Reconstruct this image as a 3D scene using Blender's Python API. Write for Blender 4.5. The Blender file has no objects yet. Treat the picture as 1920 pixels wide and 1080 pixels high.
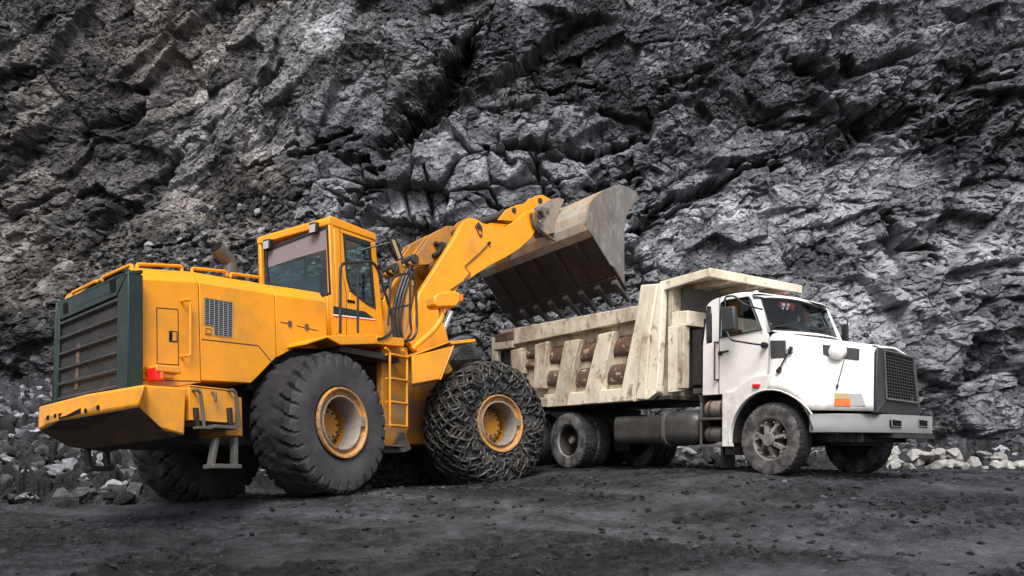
import bpy, math, random
import numpy as np
from mathutils import Matrix, Vector
random.seed(7); RNG = np.random.default_rng(11)
S = bpy.context.scene; COL = S.collection
# ------------------------------------------------------------------ camera, sky, sun
FPX, HOR, CAMH = 1623.0, 850.0, 1.35
cd = bpy.data.cameras.new('camera'); cam = bpy.data.objects.new('camera', cd); COL.objects.link(cam)
cam.location = (0, 0, CAMH); cam.rotation_euler = (math.radians(90), 0, 0)
cd.sensor_width = 36; cd.lens = FPX/1920*36; cd.shift_y = (HOR-540)/1920; cd.clip_end = 500; cd.clip_start = .1
S.camera = cam
SUN_EL, SUN_AZ = math.radians(52), math.radians(180)     # azimuth clockwise from +Y
W = bpy.data.worlds.new('World'); S.world = W; W.use_nodes = True
wn, wl = W.node_tree.nodes, W.node_tree.links
sky = wn.new('ShaderNodeTexSky'); sky.sky_type = 'NISHITA'; sky.sun_disc = False
sky.sun_elevation = SUN_EL; sky.sun_rotation = SUN_AZ; sky.dust_density = 3
hs = wn.new('ShaderNodeHueSaturation'); hs.inputs['Saturation'].default_value = .32
bgn = wn['Background']; bgn.inputs['Strength'].default_value = .108
wl.new(sky.outputs[0], hs.inputs['Color']); wl.new(hs.outputs[0], bgn.inputs['Color'])
sd = bpy.data.lights.new('sun', 'SUN'); so = bpy.data.objects.new('sun', sd); COL.objects.link(so)
sd.energy = 2.3; sd.angle = math.radians(26); sd.color = (1, .97, .93)
so.rotation_euler = Vector((-math.sin(SUN_AZ)*math.cos(SUN_EL), -math.cos(SUN_AZ)*math.cos(SUN_EL), -math.sin(SUN_EL))).to_track_quat('-Z', 'Y').to_euler()
so.location = (0, -10, 30)
S.view_settings.view_transform = 'Standard'; S.view_settings.look = 'None'
S.view_settings.exposure = .95; S.view_settings.gamma = 1

# ------------------------------------------------------------------ frames of the two machines (x forward, y left, z up)
def frame(yaw, pitch, roll, X, up, Z):
    c, s = math.cos(yaw), math.sin(yaw)
    B = np.array([[c, -s, 0], [s, c, 0], [0, 0, 1.]])
    cp, sp = math.cos(pitch), math.sin(pitch); P = np.array([[cp, 0, -sp], [0, 1, 0], [sp, 0, cp]])
    cr, sr = math.cos(roll), math.sin(roll); R = np.array([[1, 0, 0], [0, cr, -sr], [0, sr, cr]])
    return B@P@R, np.array([X, Z, up+CAMH])
FR = {'R': frame(1.022, -.027, -.072, -3.76, -.711, 12.947),
      'F': frame(math.radians(39.5), -.005, -.076, -1.23, -.63, 16.154),
      'T': frame(-.937, -.008, -.002, 4.664, -.336, 13.181),
      'W': (np.eye(3), np.zeros(3))}
def mat4(fr):
    R, T = FR[fr]; M = Matrix.Identity(4)
    for i in range(3):
        for j in range(3): M[i][j] = R[i][j]
        M[i][3] = T[i]
    return M
def U(fr, ax, val, *pts):
    """points seen along given directions, on a plane of the machine's own frame"""
    R, T = FR[fr]; i = 'xyz'.index(ax); out = []
    o = np.array([0, 0, CAMH])
    for (x, y) in pts:
        d = np.array([(x-960)/FPX, 1., (HOR-y)/FPX])
        a = (R.T@d)[i]; b = (R.T@(o-T))[i]; t = (val-b)/a
        out.append(Vector(R.T@(o+t*d-T)))
    return out
def U1(fr, ax, val, x, y): return U(fr, ax, val, (x, y))[0]

# ------------------------------------------------------------------ materials
def new_mat(name):
    m = bpy.data.materials.new(name); m.use_nodes = True
    return m, m.node_tree.nodes, m.node_tree.links, m.node_tree.nodes['Principled BSDF']
def ramp(n, pos):
    r = n.new('ShaderNodeValToRGB'); e = r.color_ramp.elements
    e[0].position, e[0].color = pos[0][0], (*([pos[0][1]]*3), 1); e[1].position, e[1].color = pos[1][0], (*([pos[1][1]]*3), 1)
    return r
def noise(n, l, co, scale, detail=6, rough=.6, dist=0):
    t = n.new('ShaderNodeTexNoise'); t.inputs['Scale'].default_value = scale; t.inputs['Detail'].default_value = detail
    t.inputs['Roughness'].default_value = rough; t.inputs['Distortion'].default_value = dist; l.new(co, t.inputs['Vector']); return t
def mixc(n, l, fac, a, b):
    x = n.new('ShaderNodeMix'); x.data_type = 'RGBA'
    for sock, val in ((x.inputs[0], fac), (x.inputs[6], a), (x.inputs[7], b)):
        if hasattr(val, 'is_output'): l.new(val, sock)
        elif isinstance(val, (int, float)): sock.default_value = val
        else: sock.default_value = (*val, 1)
    return x.outputs[2]
def paint(name, base, rough=.45, metal=0, layers=(), bump=0, bscale=30, stretch=(1, 1, 1), rvar=.15, spec=.5, dust=None):
    """layers: (colour, scale, lo, hi, amount, detail) blotches of dirt, rust or chipped paint"""
    m, n, l, b = new_mat(name)
    tc = n.new('ShaderNodeTexCoord'); mp = n.new('ShaderNodeMapping'); mp.inputs['Scale'].default_value = stretch
    l.new(tc.outputs['Object'], mp.inputs['Vector']); co = mp.outputs[0]
    cur = base
    big = noise(n, l, co, 1.3, 4)
    rb = ramp(n, ((.35, 0), (.7, .35))); l.new(big.outputs[0], rb.inputs[0])
    cur = mixc(n, l, rb.outputs[0], base, tuple(c*.72 for c in base))
    for (c, sc, lo, hi, am, det) in layers:
        t = noise(n, l, co, sc, det, .65); r = ramp(n, ((lo, 0), (hi, am))); l.new(t.outputs[0], r.inputs[0])
        cur = mixc(n, l, r.outputs[0], cur, c)
    if dust:                                       # (colour, z where it is gone, z where it is full, amount): splash and dust settled low down
        c, z1, z0, am = dust; sx = n.new('ShaderNodeSeparateXYZ'); l.new(tc.outputs['Object'], sx.inputs[0])
        mz = n.new('ShaderNodeMapRange'); mz.inputs['From Min'].default_value = z1; mz.inputs['From Max'].default_value = z0; l.new(sx.outputs[2], mz.inputs[0])
        t = noise(n, l, co, 5, 8, .7); r = ramp(n, ((.40, .15), (.62, 1))); l.new(t.outputs[0], r.inputs[0]); mu = n.new('ShaderNodeMath'); mu.operation = 'MULTIPLY'; l.new(mz.outputs[0], mu.inputs[0]); l.new(r.outputs[0], mu.inputs[1])
        m2 = n.new('ShaderNodeMath'); m2.operation = 'MULTIPLY'; l.new(mu.outputs[0], m2.inputs[0]); m2.inputs[1].default_value = am; cur = mixc(n, l, m2.outputs[0], cur, c)
    l.new(cur, b.inputs['Base Color']) if hasattr(cur, 'is_output') else None
    t = noise(n, l, co, 9, 5); mr = n.new('ShaderNodeMapRange'); mr.inputs['To Min'].default_value = max(0, rough-rvar); mr.inputs['To Max'].default_value = min(1, rough+rvar)
    l.new(t.outputs[0], mr.inputs[0]); l.new(mr.outputs[0], b.inputs['Roughness'])
    b.inputs['Metallic'].default_value = metal; b.inputs['Specular IOR Level'].default_value = spec
    if bump:
        t2 = noise(n, l, co, bscale, 6, .7); bp = n.new('ShaderNodeBump'); bp.inputs['Strength'].default_value = bump; bp.inputs['Distance'].default_value = .02
        l.new(t2.outputs[0], bp.inputs['Height']); l.new(bp.outputs[0], b.inputs['Normal'])
    return m
M = {}
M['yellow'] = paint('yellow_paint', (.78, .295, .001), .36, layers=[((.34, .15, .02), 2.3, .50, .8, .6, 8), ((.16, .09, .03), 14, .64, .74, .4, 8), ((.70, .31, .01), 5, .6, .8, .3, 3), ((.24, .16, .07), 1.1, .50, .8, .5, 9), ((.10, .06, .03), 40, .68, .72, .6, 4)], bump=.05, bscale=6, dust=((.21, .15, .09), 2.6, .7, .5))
M['yellow_worn'] = paint('worn_yellow_paint', (.42, .165, .006), .55, layers=[((.16, .10, .06), 4, .45, .65, .75, 9), ((.10, .06, .04), 18, .58, .66, .8, 8), ((.35, .30, .24), 2, .5, .8, .5, 6)], bump=.2, bscale=25)
M['rim'] = paint('dusty_rim_paint', (.55, .24, .04), .6, layers=[((.20, .15, .11), 3, .38, .66, .85, 9), ((.12, .07, .04), 16, .5, .62, .8, 8)], bump=.3, bscale=30)
M['rimgrey'] = paint('dusty_rim_steel', (.22, .19, .16), .65, layers=[((.40, .17, .04), 5, .55, .7, .7, 9), ((.09, .07, .06), 14, .5, .65, .7, 8)], bump=.3, bscale=30)
M['green'] = paint('dark_green_paint', (.004, .015, .011), .3, layers=[((.03, .038, .036), 3, .45, .8, .6, 8), ((.10, .10, .09), 25, .64, .7, .6, 6)], bump=.04)
M['black'] = paint('black_paint', (.012, .012, .014), .42, layers=[((.07, .065, .06), 8, .55, .75, .5, 8)], bump=.05)
M['plastic'] = paint('dark_grey_plastic', (.03, .031, .035), .5, layers=[((.09, .088, .085), 6, .5, .8, .5, 8)], bump=.05)
M['under'] = paint('oily_chassis', (.02, .018, .017), .7, layers=[((.06, .05, .045), 6, .5, .75, .6, 8)], bump=.4, bscale=14)
M['grimy'] = paint('grimy_steel', (.07, .065, .06), .6, layers=[((.16, .145, .13), 3, .45, .7, .6, 9), ((.03, .025, .02), 12, .5, .7, .7, 8)], bump=.25, bscale=20)
M['rubber'] = paint('dusty_rubber', (.033, .034, .038), .78, layers=[((.085, .085, .09), 2.2, .42, .7, .7, 9), ((.12, .115, .11), 22, .6, .72, .5, 8)], bump=.35, bscale=40, spec=.3)
M['mudrubber'] = paint('mud_caked_rubber', (.018, .018, .021), .85, layers=[((.05, .05, .055), 5, .5, .75, .6, 9)], bump=.9, bscale=18, spec=.25)
M['truckrubber'] = paint('muddy_truck_rubber', (.035, .033, .032), .8, layers=[((.19, .175, .17), 6, .40, .62, .75, 9), ((.02, .02, .02), 24, .56, .64, .8, 8)], bump=.5, bscale=40, spec=.3)
M['chain'] = paint('chain_steel', (.034, .032, .030), .58, .25, layers=[((.17, .145, .11), 3, .52, .74, .4, 6), ((.02, .018, .016), 9, .5, .7, .5, 8)], bump=.2)
M['steel'] = paint('worn_bucket_steel', (.165, .155, .145), .55, .2, layers=[((.10, .09, .08), 2, .40, .66, .85, 9), ((.34, .33, .31), 6, .52, .7, .6, 9), ((.24, .15, .08), 1.6, .5, .75, .6, 8), ((.4, .39, .37), 30, .62, .7, .5, 8)], bump=.2, stretch=(2.2, 1, .8))
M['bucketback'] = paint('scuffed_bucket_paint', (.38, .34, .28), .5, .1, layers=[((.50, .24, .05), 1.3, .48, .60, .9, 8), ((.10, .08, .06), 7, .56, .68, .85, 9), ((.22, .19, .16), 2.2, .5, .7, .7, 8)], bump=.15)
M['bucketunder'] = paint('shaded_bucket_underside', (.045, .037, .031), .5, .35, layers=[((.16, .06, .015), 1.3, .5, .75, .6, 9), ((.10, .10, .10), 2.2, .5, .8, .5, 8)], bump=.2, stretch=(2, 3, .5))  # underside colour holds the bucket's own shade, plus brown patches
M['white'] = paint('white_cab_paint', (.82, .80, .76), .35, layers=[((.55, .47, .34), 1.6, .56, .9, .30, 8), ((.30, .27, .23), 30, .66, .72, .7, 6), ((.55, .49, .39), .9, .5, .8, .4, 9), ((.20, .17, .14), 70, .66, .70, .6, 4)], bump=.03, dust=((.30, .26, .21), 1.9, .8, .55))
M['cream'] = paint('cream_bed_paint', (.74, .67, .53), .6, layers=[((.45, .37, .27), 1.3, .5, .85, .6, 10), ((.17, .09, .05), 5, .57, .66, .85, 10), ((.36, .26, .16), 1.7, .48, .66, .5, 10), ((.10, .08, .07), 26, .62, .68, .8, 8), ((.75, .72, .62), 4, .55, .8, .5, 8)], bump=.25, bscale=30, stretch=(1, 1, .7))
M['creamdirty'] = paint('dirty_bed_paint', (.58, .51, .39), .7, layers=[((.20, .15, .115), 1.5, .42, .66, .8, 10), ((.12, .07, .045), 7, .54, .66, .85, 10), ((.30, .20, .12), 3.1, .48, .64, .6, 10), ((.68, .62, .48), 5, .56, .7, .6, 8)], bump=.35, bscale=26, stretch=(1.4, 1.4, .8))
M['rust'] = paint('rust', (.12, .062, .042), .8, layers=[((.06, .045, .042), 3, .45, .65, .85, 9), ((.24, .085, .03), 5, .55, .75, .7, 9), ((.45, .37, .26), 9, .57, .63, .85, 8)], bump=.4, bscale=30)
M['tank'] = paint('sooty_tank', (.035, .034, .033), .42, layers=[((.10, .095, .09), 2.5, .45, .75, .6, 9)], bump=.15)
M['dusthub'] = paint('dusty_hub', (.17, .165, .16), .7, layers=[((.06, .055, .05), 10, .5, .7, .8, 8)], bump=.3)
M['galv'] = paint('galvanised_bumper', (.20, .20, .205), .5, .25, layers=[((.13, .125, .12), 4, .42, .75, .7, 9), ((.30, .29, .28), 30, .62, .7, .6, 8)], bump=.1)
M['mauve'] = paint('grey_sunshade', (.19, .16, .165), .8, bump=.03)
M['cloth'] = paint('dark_cloth', (.03, .035, .045), .9); M['shirt'] = paint('grey_shirt', (.17, .165, .17), .9)
M['skin'] = paint('skin', (.42, .17, .10), .6); M['hair'] = paint('dark_hair', (.02, .015, .012), .7)
M['cap'] = paint('pale_cap', (.45, .48, .30), .8); M['red'] = paint('red_plastic', (.62, .015, .01), .3); M['orange'] = paint('orange_plastic', (.75, .13, .02), .3)
M['lens'] = paint('lamp_glass', (.36, .36, .35), .2, layers=[((.3, .3, .3), 8, .5, .7, .5, 6)]); M['underyellow'] = paint('dark_brown_underside', (.045, .03, .018), .8, layers=[((.14, .075, .01), 2.2, .5, .75, .6, 8)], bump=.2)
M['amber'] = paint('dull_amber_glass', (.42, .30, .14), .3)
M['stripe'] = paint('stripe_white', (.8, .8, .78), .4); M['chrome'] = paint('pin_steel', (.5, .5, .5), .25, .9); M['rod'] = paint('piston_rod', (.75, .75, .75), .2, .6)
M['hole'] = paint('dark_opening', (.008, .008, .008), .9, spec=.1); M['wire'] = paint('vent_wire', (.30, .31, .32), .5)
def glass(name, tint, gloss=.12):
    m, n, l, b = new_mat(name); n.remove(b)
    t = n.new('ShaderNodeBsdfTransparent'); t.inputs[0].default_value = (*tint, 1)
    g = n.new('ShaderNodeBsdfGlossy'); g.inputs['Roughness'].default_value = .04; g.inputs[0].default_value = (.8, .82, .84, 1)
    lw = n.new('ShaderNodeLayerWeight'); lw.inputs[0].default_value = .35
    mr = n.new('ShaderNodeMapRange'); mr.inputs['To Min'].default_value = gloss*.5; mr.inputs['To Max'].default_value = .16
    mx = n.new('ShaderNodeMixShader'); l.new(lw.outputs['Facing'], mr.inputs[0]); l.new(mr.outputs[0], mx.inputs[0]); l.new(t.outputs[0], mx.inputs[1]); l.new(g.outputs[0], mx.inputs[2])
    l.new(mx.outputs[0], n['Material Output'].inputs[0]); return m
M['glass'] = glass('window_glass', (.58, .64, .64), .05); M['glassg'] = glass('tinted_window_glass', (.70, .86, .84), .03)

# ------------------------------------------------------------------ mesh builder
def tag(o, label=None, cat=None, group=None, kind=None):
    for k, v in (('label', label), ('category', cat), ('group', group), ('kind', kind)):
        if v: o[k] = v
    return o
PW = {}
def root(name, fr, label, cat, group=None):
    e = bpy.data.objects.new(name, None); COL.objects.link(e); e.empty_display_size = .3
    e.matrix_world = mat4(fr); PW[e.name] = mat4(fr); return tag(e, label, cat, group)
class MB:
    def __init__(s, fr='W'): s.v = []; s.f = []; s.m = []; s.mats = []; s.fr = fr
    def mi(s, m):
        if m not in s.mats: s.mats.append(m)
        return s.mats.index(m)
    def add(s, vs, fs, m):
        k = len(s.v); i = s.mi(m); s.v += [tuple(v) for v in vs]
        for f in fs: s.f.append([a+k for a in f]); s.m.append(i)
        return s
    def box(s, a, b, m):
        (x0, y0, z0), (x1, y1, z1) = a, b
        vs = [(x, y, z) for z in (z0, z1) for (x, y) in ((x0, y0), (x1, y0), (x1, y1), (x0, y1))]
        return s.add(vs, [(3, 2, 1, 0), (4, 5, 6, 7), (0, 1, 5, 4), (1, 2, 6, 5), (2, 3, 7, 6), (3, 0, 4, 7)], m)
    def prism(s, pts, vec, m):
        n = len(pts); vec = Vector(vec); a = [Vector(p) for p in pts]; b = [p+vec for p in a]
        return s.add(a+b, [tuple(range(n-1, -1, -1)), tuple(range(n, 2*n))]+[(i, (i+1) % n, n+(i+1) % n, n+i) for i in range(n)], m)
    def tube(s, pts, r, m, n=8, closed=False):
        P = [Vector(p) for p in pts]; k = len(P); vs = []; up = None
        for i, p in enumerate(P):
            d = ((P[(i+1) % k]-p).normalized() + (p-P[i-1]).normalized()) if closed or 0 < i < k-1 else (P[1]-p if i == 0 else p-P[i-1])
            d = d.normalized() if d.length > 1e-9 else Vector((0, 0, 1))
            if up is None: up = d.orthogonal().normalized()
            u = (up-d*up.dot(d)); u = u.normalized() if u.length > 1e-6 else d.orthogonal().normalized(); up = u; w = d.cross(u)
            rr = r[i] if isinstance(r, (list, tuple)) else r
            for j in range(n):
                a = 2*math.pi*j/n; vs.append(p+(u*math.cos(a)+w*math.sin(a))*rr)
        fs = [(i*n+j, i*n+(j+1) % n, ((i+1) % k)*n+(j+1) % n, ((i+1) % k)*n+j) for i in range(k if closed else k-1) for j in range(n)]
        if not closed: fs += [tuple(range(n-1, -1, -1)), tuple(range((k-1)*n, k*n))]
        return s.add(vs, fs, m)
    def cyl(s, a, b, r, m, n=20): return s.tube([a, b], r, m, n)
    def lathe(s, prof, c, m, n=48, ax=1):
        """prof: (radius, distance along the axle)"""
        vs = []; c = Vector(c)
        for (r, a) in prof:
            for j in range(n):
                t = 2*math.pi*j/n; p = [0, 0, 0]; p[ax] = a; o = [i for i in range(3) if i != ax]; p[o[0]] = r*math.cos(t); p[o[1]] = r*math.sin(t)
                vs.append(c+Vector(p))
        k = len(prof)
        return s.add(vs, [(i*n+j, (i+1)*n+j, (i+1)*n+(j+1) % n, i*n+(j+1) % n) for i in range(k-1) for j in range(n)], m)
    def loft(s, secs, m, caps=True, closed=True):
        n = len(secs[0]); vs = [p for q in secs for p in q]; k = len(secs); e = n if closed else n-1
        fs = [(i*n+j, i*n+(j+1) % n, (i+1)*n+(j+1) % n, (i+1)*n+j) for i in range(k-1) for j in range(e)]
        if caps and closed: fs += [tuple(range(n-1, -1, -1)), tuple(range((k-1)*n, k*n))]
        return s.add(vs, fs, m)
    def build(s, name, parent=None, bevel=0, flat=False, ang=35, label=None, solid=0):
        me = bpy.data.meshes.new(name); me.from_pydata(s.v, [], s.f)
        for m in s.mats: me.materials.append(M[m])
        me.polygons.foreach_set('material_index', s.m); me.update()
        import bmesh
        bm = bmesh.new(); bm.from_mesh(me); bmesh.ops.recalc_face_normals(bm, faces=bm.faces); bm.to_mesh(me); bm.free()
        if not flat:
            me.polygons.foreach_set('use_smooth', [True]*len(me.polygons)); me.set_sharp_from_angle(angle=math.radians(ang))
        o = bpy.data.objects.new(name, me); COL.objects.link(o)
        place(o, s.fr, parent)
        if solid: md = o.modifiers.new('solid', 'SOLIDIFY'); md.thickness = solid; md.offset = -1
        if bevel: md = o.modifiers.new('bevel', 'BEVEL'); md.width = bevel; md.segments = 2; md.limit_method = 'ANGLE'; md.angle_limit = math.radians(40); md.use_clamp_overlap = True
        if label: o['label'] = label
        return o
def place(o, fr, parent):
    w = mat4(fr); PW[o.name] = w
    if parent is None: o.matrix_world = w; return
    pw = PW[parent.name]
    o.parent = parent; o.matrix_parent_inverse = Matrix.Identity(4); o.matrix_basis = pw.inverted() @ w
def arc(c, r, a0, a1, n, ax='xz'):
    out = []
    for i in range(n+1):
        a = math.radians(a0+(a1-a0)*i/n); p = Vector(c); q = Vector((0, 0, 0)); q['xyz'.index(ax[0])] = r*math.cos(a); q['xyz'.index(ax[1])] = r*math.sin(a); out.append(p+q)
    return out
def rounded(pts, r=.06, n=4):
    """path through pts with its inner corners rounded"""
    P = [Vector(p) for p in pts]; out = [P[0]]
    for i in range(1, len(P)-1):
        a = P[i-1]-P[i]; b = P[i+1]-P[i]; q = min(r, a.length*.45, b.length*.45); A = P[i]+a.normalized()*q; B = P[i]+b.normalized()*q
        for k in range(n+1):
            t = k/n; out.append(A*(1-t)**2+P[i]*2*t*(1-t)+B*t*t)
    return out+[P[-1]]

# ------------------------------------------------------------------ numpy noise
def h2(ix, iy, seed):
    n = (ix.astype(np.int64)*374761393 + iy.astype(np.int64)*668265263 + seed*974711) & 0xffffffff
    n = ((n ^ (n >> 13))*1274126177) & 0xffffffff; n = n ^ (n >> 16)
    return (n & 0xffffff).astype(np.float64)/0xffffff
def vnoise(x, y, seed):
    ix, iy = np.floor(x), np.floor(y); fx, fy = x-ix, y-iy; fx = fx*fx*(3-2*fx); fy = fy*fy*(3-2*fy)
    a, b, c, d = h2(ix, iy, seed), h2(ix+1, iy, seed), h2(ix, iy+1, seed), h2(ix+1, iy+1, seed)
    return (a*(1-fx)+b*fx)*(1-fy)+(c*(1-fx)+d*fx)*fy
def fbm(x, y, seed, o=5, g=.5):
    s = 0; a = 1; t = 0
    for i in range(o): s = s+a*(vnoise(x*2**i, y*2**i, seed+i*17)-.5); t += a; a *= g
    return s/t*2
def facets(x, y, cell, seed, ang=0, ratio=1., jit=.9, tilt=1., dir_bias=(0, 0)):
    """blocky rock: every cell a tilted flat facet. returns height, distance to the crack, random per cell"""
    c, s = math.cos(ang), math.sin(ang); u = (x*c+y*s)/(cell*ratio); v = (-x*s+y*c)/cell
    iu, iv = np.floor(u), np.floor(v); best = np.full(u.shape, 9.); sec = np.full(u.shape, 9.); H = np.zeros(u.shape); Rn = np.zeros(u.shape)
    for du in (-1, 0, 1):
        for dv in (-1, 0, 1):
            a, b = iu+du, iv+dv; px = a+.5+jit*(h2(a, b, seed)-.5); py = b+.5+jit*(h2(a, b, seed+1)-.5)
            ex, ey = u-px, v-py; d = ex*ex+ey*ey
            h = (h2(a, b, seed+2)-.5)*1.2 + tilt*((h2(a, b, seed+3)-.5+dir_bias[0])*ex*2+(h2(a, b, seed+4)-.5+dir_bias[1])*ey*2)
            r = h2(a, b, seed+5); m = d < best
            sec = np.where(m, best, np.minimum(sec, d)); H = np.where(m, h, H); Rn = np.where(m, r, Rn); best = np.where(m, d, best)
    return H, (np.sqrt(sec)-np.sqrt(best))*cell, Rn
def grid_mesh(name, P, nu, nv, mat, attrs, kind, smooth=False):
    me = bpy.data.meshes.new(name); nf = (nu-1)*(nv-1)
    me.vertices.add(nu*nv); me.vertices.foreach_set('co', P.astype(np.float32).ravel())
    i, j = np.meshgrid(np.arange(nu-1), np.arange(nv-1), indexing='xy'); a = (j*nu+i).ravel()
    q = np.stack([a, a+1, a+nu+1, a+nu], 1).astype(np.int32)
    me.loops.add(nf*4); me.loops.foreach_set('vertex_index', q.ravel()); me.polygons.add(nf)
    me.polygons.foreach_set('loop_start', np.arange(0, nf*4, 4, dtype=np.int32)); me.polygons.foreach_set('loop_total', np.full(nf, 4, dtype=np.int32))
    me.update(calc_edges=True); me.polygons.foreach_set('use_smooth', [smooth]*nf)
    for k, arr in attrs.items():
        at = me.attributes.new(k, 'FLOAT', 'POINT'); at.data.foreach_set('value', arr.astype(np.float32).ravel())
    me.materials.append(mat); o = bpy.data.objects.new(name, me); COL.objects.link(o); tag(o, kind=kind); return o
# ------------------------------------------------------------------ the quarry: ground, rock face, rubble
def contact(fr, x, y):
    R, T = FR[fr]; return R@np.array([x, y, 0.])+T
CP = [contact('R', 0, -1.3), contact('R', 0, 1.3), contact('F', 0, -1.3), contact('F', 0, 1.3), contact('T', 0, -1.05), contact('T', 0, 1.05), contact('T', -4.5, -1.), contact('T', -4.5, 1.), contact('T', -5.8, -1.), contact('T', -5.8, 1.)]
CP = [np.array(p)+np.array([0, 0, .03]) for p in CP]
for (x, y, z) in [(-12, 4, -.1), (0, 4, -.1), (12, 4, -.05), (-9, 8, .10), (-3, 8, .13), (3, 8, .2), (9, 8, .28), (-9, 12.5, .45), (9, 12, .9), (11, 16, 1.05), (9, 19, 1.0), (3, 23, .95), (-4, 23, .6), (-9, 17, .45), (-14, 16, .35), (14, 12, .95), (-3, 10, .33), (2, 10.5, .55), (5.5, 10.5, .66), (16, 22, 1.1), (-16, 24, .5)]:
    CP.append(np.array([x, y, z], float))
CP = np.array(CP)
def tps(r2): return np.where(r2 > 1e-9, .5*r2*np.log(np.maximum(r2, 1e-9)), 0)
_n = len(CP); _d = ((CP[:, None, :2]-CP[None, :, :2])**2).sum(-1); _A = np.zeros((_n+3, _n+3)); _A[:_n, :_n] = tps(_d)+np.eye(_n)*.02
_A[:_n, _n] = 1; _A[:_n, _n+1:] = CP[:, :2]; _A[_n:, :_n] = _A[:_n, _n:].T
_w = np.linalg.solve(_A, np.concatenate([CP[:, 2], np.zeros(3)]))
def G(x, y):
    x = np.asarray(x, float); y = np.asarray(y, float); s = _w[_n]+_w[_n+1]*x+_w[_n+2]*y
    for k in range(_n): s = s+_w[k]*tps((x-CP[k, 0])**2+(y-CP[k, 1])**2)
    return s
def stain_mat(name, dark, light, rough, nscale, bump, warm=None, spec=.28, fine=60.):
    m, n, l, b = new_mat(name); tc = n.new('ShaderNodeTexCoord'); co = tc.outputs['Object']
    at = n.new('ShaderNodeAttribute'); at.attribute_name = 'tone'; aw = n.new('ShaderNodeAttribute'); aw.attribute_name = 'warm'
    t1 = noise(n, l, co, nscale, 9, .68, .3); t2 = noise(n, l, co, nscale*7, 6, .7)
    ad = n.new('ShaderNodeMath'); ad.operation = 'MULTIPLY_ADD'; ad.inputs[1].default_value = 1.1; l.new(t1.outputs[0], ad.inputs[0]); l.new(at.outputs['Fac'], ad.inputs[2])
    a2 = n.new('ShaderNodeMath'); a2.operation = 'MULTIPLY_ADD'; a2.inputs[1].default_value = .7; l.new(t2.outputs[0], a2.inputs[0]); l.new(ad.outputs[0], a2.inputs[2])
    mr = n.new('ShaderNodeMapRange'); mr.inputs['From Min'].default_value = .72; mr.inputs['From Max'].default_value = 2.1; l.new(a2.outputs[0], mr.inputs[0])
    pw = n.new('ShaderNodeMath'); pw.operation = 'POWER'; pw.inputs[1].default_value = 2.1; l.new(mr.outputs[0], pw.inputs[0])
    c = mixc(n, l, pw.outputs[0], dark, light)
    c = mixc(n, l, aw.outputs['Fac'], c, mixc(n, l, pw.outputs[0], tuple(d*k for d, k in zip(dark, warm or (1.25, 1.05, .85))), tuple(d*k for d, k in zip(light, warm or (1.1, .98, .84)))))
    l.new(c, b.inputs['Base Color']); b.inputs['Specular IOR Level'].default_value = spec
    r = n.new('ShaderNodeMapRange'); r.inputs['To Min'].default_value = rough+.2; r.inputs['To Max'].default_value = rough-.12; l.new(t2.outputs[0], r.inputs[0]); l.new(r.outputs[0], b.inputs['Roughness'])
    t3 = noise(n, l, co, fine*.25, 8, .75); v = n.new('ShaderNodeTexVoronoi'); v.inputs['Scale'].default_value = fine*.13; v.feature = 'DISTANCE_TO_EDGE'; l.new(t3.outputs['Color'], v.inputs['Vector']) if False else l.new(co, v.inputs['Vector'])
    hh = n.new('ShaderNodeMath'); hh.operation = 'MULTIPLY_ADD'; hh.inputs[1].default_value = .5; l.new(v.outputs[0], hh.inputs[0]); l.new(t3.outputs[0], hh.inputs[2])
    for vs_, am_ in ((fine*.10, .55), (fine*.30, .22)):
        wv = n.new('ShaderNodeMix'); wv.data_type = 'VECTOR'; wv.inputs[0].default_value = .06; l.new(co, wv.inputs[4]); l.new(t3.outputs['Color'], wv.inputs[5])
        vc = n.new('ShaderNodeTexVoronoi'); vc.inputs['Scale'].default_value = vs_; l.new(wv.outputs[1], vc.inputs['Vector']); sp = n.new('ShaderNodeSeparateColor'); l.new(vc.outputs['Color'], sp.inputs[0])
        h3 = n.new('ShaderNodeMath'); h3.operation = 'MULTIPLY_ADD'; h3.inputs[1].default_value = am_; l.new(sp.outputs[0], h3.inputs[0]); l.new(hh.outputs[0], h3.inputs[2]); hh = h3
        a3 = n.new('ShaderNodeMath'); a3.operation = 'MULTIPLY_ADD'; a3.inputs[1].default_value = .30*am_; l.new(sp.outputs[1], a3.inputs[0]); l.new(mr.inputs[0].links[0].from_socket, a3.inputs[2]); l.new(a3.outputs[0], mr.inputs[0])
    bp = n.new('ShaderNodeBump'); bp.inputs['Strength'].default_value = bump; bp.inputs['Distance'].default_value = .07; l.new(hh.outputs[0], bp.inputs['Height']); l.new(bp.outputs[0], b.inputs['Normal'])
    return m
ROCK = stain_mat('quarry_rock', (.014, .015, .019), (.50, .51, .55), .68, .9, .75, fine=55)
PILE = stain_mat('broken_rock', (.016, .017, .021), (.50, .51, .55), .6, 1.6, 1.0, fine=70)
MUD = stain_mat('haul_road_mud', (.012, .013, .015), (.25, .255, .282), .55, .55, 1.3, fine=90)
PALE = stain_mat('pale_rock', (.13, .13, .13), (.52, .515, .50), .6, 2.5, .5, fine=60)

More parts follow.
